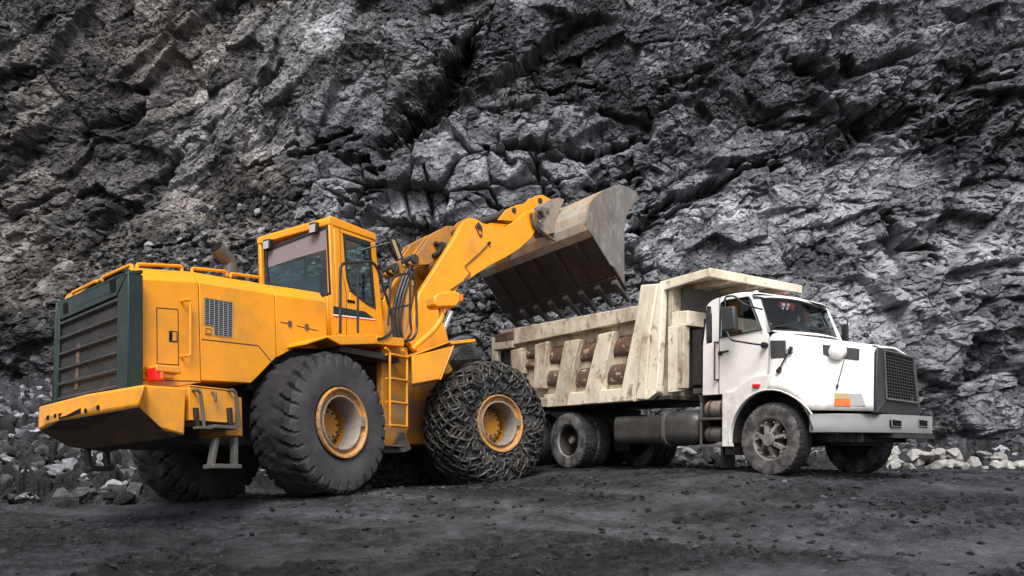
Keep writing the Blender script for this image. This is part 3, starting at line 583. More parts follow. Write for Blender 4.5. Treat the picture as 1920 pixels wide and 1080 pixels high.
# vent
c = U('R', 'y', yN-.004, (383, 558), (437, 567), (436, 632), (402, 628), (401, 611), (383, 608)); b = MB('R'); b.prism(c, (0, .006, 0), 'plastic'); vo = b.build('vent', LD)
b = MB('R'); L0, L1 = U('R', 'y', yN-.010, (384, 560), (436, 568)); B0, B1 = U('R', 'y', yN-.010, (384, 626), (435.5, 632))
for i in range(7):
    t_ = i/6; a = L0.lerp(L1, t_); e = B0.lerp(B1, t_); e = a.lerp(e, .73) if i < 2 else e; b.tube([a, e], .004, 'wire', 4)
for k in range(19):
    t_ = k/18; a = L0.lerp(B0, t_); e = L1.lerp(B1, t_); a = a.lerp(e, .35) if t_ > .74 else a; b.tube([a, e], .003, 'wire', 4)
b.build('vent_wires', vo)
b = MB('R'); b.prism(U('R', 'y', yN-.01, (384, 613), (398, 615), (398, 628), (384, 626)), (0, .012, 0), 'yellow'); line_on(b, [(386, 616), (396, 617), (396, 626), (386, 625), (386, 616)], .008, val=yN-.013); b.build('lock_cover', LD)
# tail lamp
b = MB('R'); b.box((-2.72, -1.33, 1.50), (-2.38, yN, 1.58), 'yellow'); b.box((-2.70, -1.30, 1.44), (-2.45, yN, 1.50), 'yellow'); b.build('lamp_bracket', LD, .015)
q = U1('R', 'y', -1.3, 296, 702); b = MB('R'); b.box((q.x-.05, -1.32, q.z-.065), (q.x+.07, -1.16, q.z+.075), 'red'); b.box((q.x+.015, -1.325, q.z-.05), (q.x+.06, -1.318, q.z+.05), 'orange'); b.build('tail_lamp', LD, .012)
# green radiator frame and grille, on the rear plane x = XR
XR = -3.02
zt = 2.78
def on(x, y): return U1('R', 'x', XR, x, y)
gA, gB, gC, gD = on(106, 567), on(240, 508), on(240, 737), on(98, 764)          # outer corners seen on the rear plane
iA, iB, iC, iD = on(111, 602), on(219, 555), on(217, 729), on(107, 752)
b = MB('R')
nearz0 = 1.27
b.loft([[Vector((XR, gB.y, gB.z)), Vector((XR, iB.y, iB.z)), Vector((XR+.12, iB.y, iB.z)), Vector((XR+.2, gB.y, gB.z))],
        [Vector((XR, gC.y, gC.z)), Vector((XR, iC.y, iC.z)), Vector((XR+.12, iC.y, iC.z)), Vector((XR+.2, gC.y, gC.z))]], 'green')
b.prism([Vector((XR, gB.y, gB.z)), Vector((XR, gC.y, gC.z)), Vector((-2.89, yN, 1.25)), Vector((-2.87, yN, zt-.18)), Vector((-2.9, yN+.15, zt-.0))], (.1, .02, 0), 'green')
b.prism([(-2.89, yN, 1.25), (-2.87, yN, zt-.18), (-2.805, yN-.001, zt-.17), (-2.82, yN-.001, 1.25)], (0, .1, 0), 'green')
b.prism([(-2.9, yN+.02, zt-.16), (-2.9, yN+.2, zt-.015), (-2.9, gA.y, gA.z+.04), (-2.9, gA.y, 2.3)], (.095, 0, 0), 'green')
b.prism([gA, gB, iB, iA], (.12, 0, 0), 'green'); b.prism([gA, iA, iD, gD], (.12, 0, 0), 'green'); b.prism([iD, iC, gC, gD], (.12, 0, 0), 'green')
b.prism([gA, gB, gB+Vector((.2, 0, .06)), gA+Vector((.2, 0, .06))], (0, 0, -.05), 'green')
b.prism([gA, gA+Vector((.24, 0, 0)), gD+Vector((.24, 0, 0)), gD], (0, .03, 0), 'green')
b.build('radiator_frame', LD, .02)
b = MB('R')
for tri in (((205, 528), (217, 520), (217, 546), (208, 551)), ((119, 570), (127, 566), (128, 587), (119, 590)), ((134, 566), (140, 563), (203, 535), (207, 549), (144, 575))):
    b.prism([p+Vector((-.004, 0, 0)) for p in [on(*t_) for t_ in tri]], (.01, 0, 0), 'hole' if len(tri) == 4 else 'green')
b.build('radiator_frame_openings', LD)
b = MB('R'); b.prism([p+Vector((.06, 0, 0)) for p in (iA, iB, iC, iD)], (.03, 0, 0), 'plastic')
# mesh: fine wires
for k in range(44):
    t_ = k/43; b.tube([iA.lerp(iB, t_)+Vector((.052, 0, 0)), iD.lerp(iC, t_)+Vector((.052, 0, 0))], .006, 'black', 4)
for k in range(58):
    t_ = k/57; b.tube([iA.lerp(iD, t_)+Vector((.045, 0, 0)), iB.lerp(iC, t_)+Vector((.045, 0, 0))], .0055, 'grimy', 4)
gr = b.build('grille', LD)
for k in range(6):
    t_ = (.02, .205, .40, .59, .775, .96)[k]; b = MB('R'); a, c = iA.lerp(iD, t_), iB.lerp(iC, t_); b.prism([a, c, c+Vector((.0, 0, -.032)), a+Vector((.0, 0, -.032))], (.05, 0, -.03), 'plastic'); b.build('louver', gr, .006)
b = MB('R'); a = iA.lerp(iB, .27); c = iD.lerp(iC, .27); b.prism([a+Vector((.03, 0, -.35)), a+Vector((.03, -.06, -.35)), c+Vector((.03, -.06, .1)), c+Vector((.03, 0, .1))], (.01, 0, 0), 'rust'); b.build('fan_guard_bar', gr)
# counterweight
def cw(x, y, xx): return U1('R', 'x', xx, x, y)
F0, F1 = cw(75, 768, -3.22), cw(275, 736, -3.22)
N0 = Vector((-2.46, -1.52, 1.31)); 
top = [Vector((-3.24, F0.y, 1.20)), Vector((-3.28, (F0.y+F1.y)/2, 1.235)), Vector((-3.24, F1.y, 1.235)), Vector((-2.98, -1.50, 1.29)), N0, Vector((-2.46, F0.y, 1.28))]
mid = [Vector((-3.25, F0.y+.01, .92)), Vector((-3.27, F0.y-.45, 1.00)), Vector((-3.25, F1.y+.1, 1.02)), Vector((-2.98, -1.50, .84)), Vector((-2.50, -1.52, .745)), Vector((-2.46, F0.y, .7))]
bot = [Vector((-2.95, F0.y-.1, .72)), Vector((-2.85, F0.y-.5, .68)), Vector((-2.80, F1.y+.15, .70)), Vector((-2.72, -1.42, .70)), Vector((-2.52, -1.49, .75)), Vector((-2.4, F0.y-.1, .66))]
b = MB('R'); b.loft([top, mid], 'yellow', caps=True); b.loft([[p+Vector((.004, 0, -.003)) for p in mid], bot], 'underyellow', caps=True); cwt = b.build('counterweight', LD, .025)  # lower loft in a darker brown than the yellow above
b = MB('R')
def fq(pts, m, off=-.003, th=.012): b.prism([Vector((-3.262+off, p.y, p.z)) for p in U('R', 'x', -3.26, *pts)], (th, 0, 0), m)
fq([(83, 784), (187, 755), (187, 767), (84, 796)], 'yellow_worn'); fq([(110, 776), (153, 764), (153, 775), (112, 787)], 'hole', -.008)
b.build('tow_recess', cwt)
for (x, y) in ((89, 783), (103, 780), (160, 770), (183, 764)): b = MB('R'); q = U1('R', 'x', -3.27, x, y); b.cyl(q, q+Vector((.015, 0, 0)), .028, 'hole', 12); b.build('bolt_hole', cwt)
# battery box and boarding step
b = MB('R'); b.box((-2.40, -1.48, .93), (-1.72, -.9, 1.335), 'yellow'); b.box((-2.40, -1.49, 1.335), (-1.72, -.9, 1.352), 'yellow'); b.box((-2.40, -1.485, .925), (-1.72, -1.35, .94), 'black'); b.box((-1.72, -1.3, .8), (-1.45, -.8, 1.30), 'yellow_worn'); b.build('battery_box', LD, .012)
b = MB('R')
for px0 in (370, 436): 
    q = U('R', 'y', -1.56, (px0, 731), (px0+6, 737), (px0+13, 800)); b.tube([q[0]+Vector((0, .1, 0))]+rounded(q, .05), .022, 'grimy')
for px0 in (366, 429):
    q = U('R', 'y', -1.53, (px0, 764), (px0+7, 764), (px0+9, 806), (px0+3, 806)); b.prism(q, (0, .05, 0), 'black')
q = U1('R', 'y', -1.55, 404, 738); b.tube([q+Vector((0, .06, .03)), q, q+Vector((0, 0, -.1))], .018, 'grimy')
s1 = U('R', 'y', -1.62, (398, 798), (442, 799)); b.box((s1[0].x, -1.66, s1[0].z-.03), (s1[1].x, -1.44, s1[0].z+.01), 'grimy')
s2 = U('R', 'y', -1.58, (370, 801), (398, 800)); b.box((s2[0].x, -1.62, s2[0].z-.02), (s2[1].x, -1.5, s2[0].z+.01), 'grimy')
b.build('boarding_handles', LD, .006)
def hang_step(name, fr, y, pts, w, m):
    b = MB(fr); q = U(fr, 'y', y, *pts)
    for a, c in ((q[0], q[1]), (q[3], q[2])): b.prism([a, a+Vector((w, 0, 0)), c+Vector((w, 0, 0)), c], (0, .09, 0), m)
    b.box((q[1].x-.01, y-.05, q[1].z-.035), (q[2].x+w+.01, y+.14, q[1].z+.02), m); return b.build(name, LD, .008)
hang_step('hanging_step', 'R', -1.56, [(405, 820), (396, 873), (440, 873), (440, 820)], .06, 'grimy')
hang_step('hanging_step', 'R', .1, [(164, 842), (168, 877), (202, 877), (199, 840)], .05, 'under')
# rails on the hood
def rail(pts, xs_ax='y', val=yN+.25, dz=.0):
    q = U('R', xs_ax, val, *pts); b = MB('R'); b.tube(rounded(q, .09), .021, 'yellow'); b.build('hood_rail', LD)
rail([(257, 507), (257, 495), (341, 499), (341, 512)]); rail([(360, 512), (360, 503), (424, 509), (426, 518)]); rail([(432, 520), (433, 513), (487, 520), (488, 527)])
rail([(192, 527), (193, 520), (247, 496), (249, 508)], 'x', -2.92); rail([(135, 556), (136, 549), (181, 527), (183, 530)], 'x', -2.92)
# exhaust
q = U('R', 'y', -.1, (431, 522), (431, 492), (406, 464)); b = MB('R')
P = [q[0], q[1], q[1].lerp(q[2], .3), q[2]]; b.tube(P, [.11, .11, .11, .115], 'grimy', 24); d = (P[3]-P[2]).normalized(); b.cyl(P[3]-d*.02, P[3]+d*.012, .104, 'hole', 24); b.build('exhaust_pipe', LD, label='rusty grey elbow exhaust pipe')
# ---- cab
yc, yf = -.955, .62; x0, x1, x2 = .66, 1.74, 1.90; zb, zs = 2.42, 4.31
def cabsill(px, py): return U1('R', 'y', yc, px, py)
cp = MB('R')
# rear pillars, roof, lower walls
cp.box((x0, yc, zb), (x0+.10, yc+.09, zs-.03), 'yellow'); cp.box((x0, yf-.07, 3.0), (x0+.08, yf, zs-.03), 'yellow')
cp.prism([(x0-.01, yc-.005, zs-.13), (x1+.03, yc-.005, zs-.12), (x1+.01, yc-.005, zs+.0), (x0+.05, yc-.005, zs+.02), (x0-.01, yc-.005, zs-.03)], (0, yf-yc+.01, 0), 'yellow')
W4 = U('R', 'y', yc, (644, 440), (693, 456), (703, 577), (688, 570), (657, 545), (650, 520))       # door window
fw = [(x1+.0, zs-.13), (x2, zb)]
def wall(pts2, m='yellow', y=yc, t=.06): cp.prism([(a, y, c) for a, c in pts2], (0, t, 0), m)
w = [(p.x, p.z) for p in W4]
wall([(x0, zs-.13), (x1-.0, zs-.13), w[1], w[0]]); wall([(x1, zs-.13), (x2, zb), (w[2][0], w[2][1]), w[1]]); wall([w[2], (x2, zb), (x0, zb), (w[4][0]-.05, w[4][1]-.2), w[4], w[3]])
wall([(x0+.1, zs-.13), w[0], w[5], w[4], (w[4][0]-.05, w[4][1]-.2), (x0+.1, zb+.02)])
cp.box((x0, yc+.09, zb), (x0+.05, yf, 3.12), 'yellow'); cp.box((x0+.1, yf-.05, zb), (x1, yf-.01, 3.1), 'yellow'); cp.box((x0, yc, zb-.05), (x2, yf, zb), 'under')
cp.box((x1-.07, yf-.05, 3.1), (x1, yf, zs-.1), 'black'); cp.box((x1, yc+.05, zb+.2), (x1+.05, yf, zb+.5), 'black')
cab = cp.build('cab', LD, .018)
b = MB('R'); cen = Vector((sum(p.x for p in W4)/6, yc, sum(p.z for p in W4)/6))
for i in range(6):
    a, c = W4[i], W4[(i+1) % 6]; ai, ci = a.lerp(cen, .085), c.lerp(cen, .085); ao, co_ = a.lerp(cen, -.04), c.lerp(cen, -.04)
    b.prism([Vector((p.x, yc-.008, p.z)) for p in (ao, co_, ci, ai)], (0, .03, 0), 'black')
wf = b.build('window_frame', cab)
b = MB('R'); b.prism([Vector((p.x, yc+.012, p.z)) for p in W4], (0, .006, 0), 'glassg'); b.build('door_window', cab, flat=True)
# rear window
rw = U('R', 'x', x0-.006, (497, 468), (614, 422), (620, 551), (603, 556), (498, 530)); b = MB('R'); cen = sum(rw, Vector())/5
for i in range(5):
    a, c = rw[i], rw[(i+1) % 5]; b.prism([a.lerp(cen, -.01), c.lerp(cen, -.01), c.lerp(cen, .06), a.lerp(cen, .06)], (.03, 0, 0), 'black')
b.build('rear_window_frame', cab)
b = MB('R'); b.prism([p+Vector((.02, 0, 0)) for p in rw], (.006, 0, 0), 'glassg'); b.build('rear_window', cab, flat=True)
sh = U('R', 'x', x0+.012, (499, 470), (611, 427), (611, 468), (590, 474), (555, 484), (499, 503)); b = MB('R'); b.prism(sh, (.006, 0, 0), 'mauve'); b.build('sunshade', cab, flat=True)
b = MB('R'); fwp = [(x1+.04, yf, 3.1), (x1+.04, yf, zs-.12), (x1+.04, yc, zs-.12), (x1+.12, yc, 3.1)]; b.prism([(x0+.1, yf-.03, 3.1), (x1, yf-.03, 3.1), (x1, yf-.03, zs-.12), (x0+.1, yf-.03, zs-.12)], (0, .006, 0), 'glass'); b.build('far_window', cab, flat=True)
# interior
b = MB('R'); b.box((1.0, -.45, 2.45), (1.5, .15, 2.95), 'cloth'); b.box((.92, -.42, 2.95), (1.05, .12, 3.55), 'cloth'); b.build('seat', cab, .05)
b = MB('R'); b.tube([(1.7, -.15, 2.6), (1.6, -.15, 3.2)], .04, 'black'); b.tube(arc((1.57, -.15, 3.22), .19, 0, 345, 16, 'yz'), .015, 'black', 6, True); b.box((1.6, -.9, 2.5), (1.75, .5, 2.95), 'plastic'); b.build('steering_wheel', cab)
# stripe
b = MB('R')
def st(pts, m, o=.004): b.prism([p+Vector((0, -o, 0)) for p in U('R', 'y', yc, *pts)], (0, .005, 0), m)
st([(625, 574), (684, 584), (702, 598), (625, 589)], 'green'); st([(625, 589), (702, 598), (704, 600), (625, 591.5)], 'stripe'); st([(625, 591.5), (704, 600), (704, 601.5), (625, 593.5)], 'red'); b.build('door_stripe', cab)
b = MB('R'); q = U('R', 'y', yc-.008, (652, 561), (666, 564), (666, 569), (652, 567)); b.prism(q, (0, .01, 0), 'hole'); b.build('door_handle', cab, .008)
b = MB('R'); line_on(b, [(637, 425), (640, 500), (650, 553), (650, 628)], .008, val=yc-.003); line_on(b, [(637, 425), (697, 443)], .008, val=yc-.003); b.build('door_seam', cab)
for (px, py) in ((499, 458), (586, 427)):
    q = U1('R', 'x', x0-.08, px, py); b = MB('R'); b.box((q.x-.01, q.y-.075, q.z-.08), (q.x+.08, q.y+.075, q.z+.085), 'black'); lo = b.build('work_lamp', cab, .015)
    b = MB('R'); b.box((q.x-.016, q.y-.06, q.z-.075), (q.x-.008, q.y+.06, q.z+.05), 'lens'); b.build('lamp_lens', cab, .003)
# mirror
q = U('R', 'y', -1.25, (703, 462), (731, 455), (746, 485), (744, 505), (738, 515)); b = MB('R'); b.tube([q[0]+Vector((0, .3, 0)), q[1]], .014, 'black'); b.tube([q[2], q[3], q[4]], .008, 'black'); b.build('mirror_arm', LD)
q = U('R', 'y', -1.25, (729, 444), (742, 446), (757, 485), (748, 489), (736, 470)); b = MB('R'); b.prism(q, (0, .07, 0), 'black'); b.prism([p+Vector((0, -.006, 0)) for p in U('R', 'y', -1.25, (734, 449), (740, 450), (752, 484), (747, 486))], (0, .006, 0), 'amber'); b.build('mirror', LD, .012)
# platform, railing, ladder
pl = U('R', 'y', -1.5, (577, 641), (576, 646), (612, 635), (640, 646), (705, 645), (760, 652), (760, 637), (705, 629), (615, 630)); b = MB('R')
b.prism(U('R', 'y', -1.5, (577, 640), (577, 646), (614, 634), (639, 647), (705, 645), (705, 627), (614, 629)), (0, .55, 0), 'yellow'); b.prism(U('R', 'y', -1.46, (706, 629), (706, 645), (758, 650), (758, 634)), (0, .5, 0), 'yellow')
q = U('R', 'y', -1.45, (640, 646), (705, 645)); b.box((q[0].x, -1.42, 2.1), (q[1].x+.6, -.9, 2.2), 'under'); b.build('platform', LD, .012)
def rl(pts, y, r=.02, m='black', fr='R', name='handrail', rad=.12): b = MB(fr); b.tube(rounded(U(fr, 'y', y, *pts), rad), r, m); return b.build(name, LD)
rl([(638, 625), (638, 494), (697, 490), (708, 503), (736, 595), (735, 625), (716, 635), (708, 636)], -1.47, .022); rl([(671, 495), (671, 624)], -1.47, .018)
rl([(728, 610), (732, 527), (743, 517), (768, 512)], -1.47, .02); rl([(732, 580), (768, 572)], -1.47, .016)
rl([(769, 495), (769, 600), (772, 625), (760, 640)], -1.44, .022); rl([(764, 500), (774, 502), (780, 540), (782, 620), (775, 636), (762, 640)], -1.36, .022)
b = MB('R'); yl = -1.52
for pts in ([(722, 652), (729, 658), (731, 664), (731, 800)], [(754, 656), (761, 661), (763, 668), (763, 800)]): b.tube(rounded([p for p in U('R', 'y', yl, *pts)], .05), .02, 'yellow')
for (xa, xb, y) in ((731, 763, 664), (731, 763, 709), (731, 763, 753), (731, 763, 797)): a, c = U('R', 'y', yl, (xa, y), (xb, y)); b.box((a.x, yl-.03, a.z-.012), (c.x, yl+.10, a.z+.016), 'yellow')
b.build('ladder', LD, .004)
b = MB('R'); b.prism(U('R', 'y', -1.28, (716, 645), (765, 652), (766, 800), (752, 846), (718, 846)), (0, .12, 0), 'yellow_worn'); b.build('ladder_plate', LD, .01)
b = MB('R'); b.prism(U('R', 'y', -1.40, (722, 835), (745, 836), (758, 806), (772, 842), (760, 848), (722, 849)), (0, .25, 0), 'grimy'); a = U1('R', 'y', -1.45, 735, 836); b.box((a.x-.2, -1.55, a.z-.02), (a.x+.25, -1.3, a.z+.0), 'grimy'); b.build('bottom_step', LD, .008)
# chassis
b = MB('R'); b.box((-2.4, -.55, .75), (1.9, .55, 1.7), 'under'); b.cyl((0, -1.1, RT), (0, 1.1, RT), .26, 'under'); b.box((-.9, -.8, 1.5), (1.9, .7, 2.36), 'under'); b.box((-.6, -.9, 1.9), (.7, .6, 2.4), 'under'); b.build('rear_chassis', LD, .03)
# ---- front frame
b = MB('F')
b.prism([(-1.75, -.42, .75), (.8, -.42, .75), (.9, -.42, 1.3), (.1, -.42, 1.9), (-.6, -.42, 3.1), (-1.0, -.42, 3.15), (-1.75, -.42, 1.5)], (0, .84, 0), 'yellow_worn'); b.cyl((0, -1.1, RT), (0, 1.1, RT), .27, 'under'); b.box((-2.1, -.3, .8), (-1.5, .3, 1.6), 'under'); b.build('front_chassis', LD, .03)
fe = U('F', 'y', -1.62, (773, 719), (822, 711), (848, 648), (892, 641)); fi = U('F', 'y', -1.62, (778, 668), (800, 655), (850, 638), (890, 638))
b = MB('F')
e0 = U('F', 'y', -1.62, (773, 668), (848, 649), (824, 711), (773, 720)); b.prism(e0, (0, .03, 0), 'yellow')
a, c = U('F', 'y', -1.62, (846, 646), (892, 641)); b.prism([a, c, c+Vector((0, 0, .055)), a+Vector((-.02, 0, .055))], (0, .85, 0), 'yellow'); a2, c2 = U('F', 'y', -1.62, (824, 712), (849, 648)); b.prism([a2, c2, c2+Vector((.04, 0, .01)), a2+Vector((.04, 0, -.0))], (0, .85, 0), 'yellow')
a3 = U1('F', 'y', -1.62, 773, 668); b.prism([a3, a3+Vector((0, .85, 0)), a+Vector((0, .85, .04)), a+Vector((0, 0, .04))], (0, 0, .02), 'yellow'); b.build('front_fender', LD, .012)
q = U('F', 'y', -1.45, (772, 655), (815, 618), (829, 595), (827, 578)); b = MB('F'); b.tube(rounded(q, .2, 5), .05, 'yellow', 12); b.build('lamp_stalk', LD)
q = U('F', 'y', -1.45, (807, 560), (812, 553), (846, 548), (856, 552), (855, 569), (848, 578), (813, 579), (807, 574)); b = MB('F'); b.prism([p+Vector((0, -.12, 0)) for p in q], (0, .26, 0), 'yellow'); b.build('headlamp', LD, .03)
q = U('F', 'y', -1.45, (855, 553), (864, 553), (864, 565), (855, 568)); b = MB('F'); b.prism([p+Vector((0, -.08, 0)) for p in q], (0, .16, 0), 'orange'); b.build('turn_signal', LD, .01)
# lift arms
ARM = [(838, 655), (790, 668), (765, 640), (775, 600), (785, 552), (850, 450), (868, 417), (880, 409), (892, 410), (905, 418), (928, 424), (950, 425), (970, 412), (985, 397), (1000, 392), (1012, 402), (1008, 425), (996, 447), (975, 466), (950, 482), (915, 500), (885, 520), (866, 530), (846, 560), (830, 600), (842, 640)]
for y0, nm in ((-.80, 1), (.66, 2)):
    q = U('F', 'y', -.80, *ARM); b = MB('F'); b.prism([Vector((p.x, y0, p.z)) for p in q], (0, .14, 0), 'yellow'); arm = b.build('lift_arm', LD, .012)
    if nm == 1:
        b = MB('F')
        q = U('F', 'y', -.805, (899, 431)); p = q[0]
        b.tube([Vector(v)+Vector((0, 0, 0)) for v in [(p.x-.10, -.815, p.z+.06), (p.x-.03, -.815, p.z+.13), (p.x+.05, -.815, p.z+.06), (p.x+.05, -.815, p.z-.10), (p.x-.0, -.815, p.z-.12)]], .014, 'rust', 6, True); b.cyl((p.x-.01, -.83, p.z+.05), (p.x-.01, -.79, p.z+.05), .045, 'under', 14); b.cyl((p.x+.02, -.83, p.z-.1), (p.x+.02, -.8, p.z-.1), .018, 'under', 8); b.build('pin', arm)
        b = MB('F'); q = U('F', 'y', -.82, (917, 456), (900, 474), (872, 499), (882, 512), (868, 528), (846, 543)); b.tube(q[:3], .010, 'under', 6); b.tube(q[2:4], .006, 'rust', 6); b.tube(q[3:], .014, 'rust', 6)
        b.cyl(q[0]-Vector((0, .03, 0)), q[0]+Vector((0, .03, 0)), .03, 'under', 10); b.build('hydraulic_pipe', arm)
# cross tube between the arms
b = MB('F'); b.cyl(Vector((.15, -.7, 4.25)), Vector((.15, .7, 4.25)), .17, 'yellow_worn', 20); b.build('cross_tube', LD)
# bell cranks (tilt levers) between the arms: brown-yellow double plates
for y0 in (-.46, .20):
    q = U('F', 'y', -.3, (757, 497), (775, 478), (800, 443), (828, 428), (850, 428), (862, 415), (872, 410), (880, 420), (858, 450), (846, 460), (838, 475), (812, 490), (795, 500), (766, 502)); b = MB('F')
    for dy in (0, .20): b.prism([Vector((p.x, y0+dy, p.z)) for p in q], (0, .05, 0), 'yellow_worn')
    for (px, py, r) in ((767, 490, .085), (818, 470, .12), (842, 443, .07)): p = U1('F', 'y', -.3, px, py); b.cyl((p.x, y0-.05, p.z), (p.x, y0+.30, p.z), r, 'under', 16)
    b.build('bell_crank', LD, .01)
# tilt links to the bucket
q = U('F', 'y', -.3, (828, 452), (868, 428), (928, 408), (945, 398)); b = MB('F'); b.tube(q, [.07, .07, .07, .07], 'under', 10); b.build('tilt_cylinder', LD)
for y0 in (-.40, .22):
    q = U('F', 'y', -.3, (928, 415), (944, 395), (960, 388), (975, 390), (998, 370), (1012, 368), (1030, 378), (1020, 395), (985, 408), (960, 418)); b = MB('F')
    for dy in (0, .18): b.prism([Vector((p.x, y0+dy, p.z)) for p in q], (0, .045, 0), 'yellow')
    for (px, py, r) in ((957, 397, .05), (1006, 379, .055)): p = U1('F', 'y', -.3, px, py); b.cyl((p.x, y0-.03, p.z), (p.x, y0+.26, p.z), r, 'under', 14)
    b.build('tilt_link', LD, .008)
# lift cylinder
for y0 in (-.55, .5):
    q = U('F', 'y', -.55, (758, 640), (765, 533), (795, 470)); b = MB('F'); q = [Vector((p.x, y0, p.z)) for p in q]
    b.cyl(q[0], q[1], .10, 'yellow_worn', 18); b.cyl(q[1]-Vector((0, 0, .04)), q[1]+Vector((0, 0, .05)), .115, 'yellow_worn', 18); b.build('lift_cylinder', LD)
q = U('F', 'y', -.5, (845, 585), (822, 640)); b = MB('F'); b.cyl(q[0], q[1], .055, 'rod', 14); b.cyl(q[1], q[1]+(q[1]-q[0])*.4, .10, 'yellow_worn', 16); b.build('lift_cylinder_rod', LD)
# hoses
b = MB('F')
for k, (o, r_) in enumerate(((0, .03), (.07, .03), (.14, .026))):
    q = U('F', 'y', -.66, (765, 505), (755, 520), (742, 560), (735, 600), (742, 640)); b.tube([p+Vector((o, 0, .02*k)) for p in rounded(q, .15)], r_, 'black', 8)
q = U('F', 'y', -.5, (815, 455), (826, 462), (822, 475), (812, 480)); b.tube(rounded(q, .1), .04, 'black', 8); b.build('hydraulic_hose', LD)
b = MB('F')
q = U('F', 'y', -.62, (968, 425), (985, 408), (997, 400)); b.tube(q, .06, 'under', 12); q = U('F', 'y', -.85, (996, 400), (1000, 420), (1012, 435)); b.tube(q, .035, 'grimy', 10)
b.build('hinge_hose', LD)
# bucket
BW = 1.75
yb0, yb1 = -BW, BW
lipP = U('F', 'y', -BW, (1160, 345), (1178, 350), (1194, 361), (1200, 373), (1190, 381), (1180, 394), (1173, 412), (1171, 440), (1171, 490), (1172, 541))
backP = U('F', 'y', -BW, (1112, 443), (1103, 430), (1100, 414), (1101, 396), (1106, 381), (1116, 368), (1132, 356))
outl = lipP+backP; tipc, heel = lipP[-1], backP[0]
back = [tipc]+backP+[lipP[0]]
pr = outl+[]
b = MB('F'); n = len(back); inner = []
cxz = sum((p for p in pr), Vector())/len(pr)
for p in back: q = p.lerp(cxz, .10); inner.append(q)
prof = back+inner[::-1]
# the plate is a skin: outer faces scuffed paint near the top, beneath with its shade painted in as a dark colour
def strip(pa, pb, qa, qb, m, ya=yb0+.02, yb=yb1-.02): b.prism([Vector((p.x, ya, p.z)) for p in (pa, pb, qb, qa)], (0, yb-ya, 0), m)
fine = []
for i in range(n-1):
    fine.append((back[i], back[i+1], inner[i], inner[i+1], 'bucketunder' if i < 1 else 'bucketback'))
for f_ in fine: strip(*f_)
bk = b.build('bucket', LD, .006, label='worn steel bucket with dark underside')
for sy in (-1, 1):
    b = MB('F'); b.prism([Vector((p.x, sy*BW if sy < 0 else sy*BW-.04, p.z)) for p in pr], (0, .04, 0), 'steel'); b.build('side_plate', bk, .008)
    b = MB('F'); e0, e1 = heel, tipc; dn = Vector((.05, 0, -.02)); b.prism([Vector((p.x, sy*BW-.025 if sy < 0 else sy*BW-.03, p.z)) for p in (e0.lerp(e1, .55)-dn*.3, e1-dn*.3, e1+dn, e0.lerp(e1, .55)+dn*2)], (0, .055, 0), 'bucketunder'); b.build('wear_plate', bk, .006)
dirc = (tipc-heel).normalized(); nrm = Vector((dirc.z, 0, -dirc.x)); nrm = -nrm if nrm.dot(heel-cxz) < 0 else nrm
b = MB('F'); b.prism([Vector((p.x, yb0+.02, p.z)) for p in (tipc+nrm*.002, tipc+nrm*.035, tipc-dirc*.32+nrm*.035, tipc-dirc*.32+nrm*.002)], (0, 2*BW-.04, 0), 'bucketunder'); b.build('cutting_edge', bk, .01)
for k in range(5):
    y = -BW+.45+k*(2*BW-.9)/4; b = MB('F'); b.prism([Vector((p.x, y, p.z)) for p in (tipc-dirc*.34+nrm*.003, heel+nrm*.003, heel+nrm*.05, tipc-dirc*.34+nrm*.03)], (0, .16, 0), 'bucketunder'); b.build('wear_strip', bk, .005)
for k in range(8):
    y = -BW+.03+k*(2*BW-.20)/7; b = MB('F'); r0 = tipc-dirc*.26+nrm*.035; tip = tipc+dirc*.31+nrm*.015
    a = [(r0, .075, .005), (r0+dirc*.05, .085, .07), (tipc+dirc*.02, .08, .055), (tipc+dirc*.16, .06, .03), (tip, .045, .0)]
    secs = []
    for (p, hw, th) in a:
        lo_, hi = p-nrm*(.05 if p is not r0 else .0), p+nrm*th
        secs.append([Vector((lo_.x, y+.07-hw, lo_.z)), Vector((lo_.x, y+.07+hw, lo_.z)), Vector((hi.x, y+.07+hw*.8, hi.z)), Vector((hi.x, y+.07-hw*.8, hi.z))])
    b.loft(secs, 'grimy'); b.build('tooth', bk, .008)
# spill guard and hinge brackets
for y0 in (-.72, .60):
    q = U('F', 'y', -.70, (1000, 392), (1018, 380), (1040, 374), (1050, 378), (1040, 400), (1040, 425), (1032, 440), (1012, 445), (1003, 425)); b = MB('F')
    for dy in (-.12, .12): b.prism([Vector((p.x, y0+dy, p.z)) for p in q], (0, .05, 0), 'rimgrey' if y0 < 0 else 'yellow_worn')
    for (px, py, r) in ((1007, 402, .10), (1016, 398, .05)): p = U1('F', 'y', -.70, px, py); b.cyl((p.x, y0-.16, p.z), (p.x, y0+.22, p.z), r, 'grimy', 16)
    b.build('hinge_bracket', bk, .01)
b = MB('F'); p = U1('F', 'y', -.9, 1012, 405)
b.tube(arc((p.x, -.9, p.z), .12, 20, 330, 12), .02, 'rust', 6); b.tube(arc((p.x+.01, -.9, p.z+.02), .07, 0, 300, 10), .018, 'under', 6); q = U('F', 'y', -.9, (1003, 398), (1008, 425), (1024, 440), (1040, 452)); b.tube(rounded(q, .1), .022, 'grimy', 8); b.build('hinge_pin', LD)
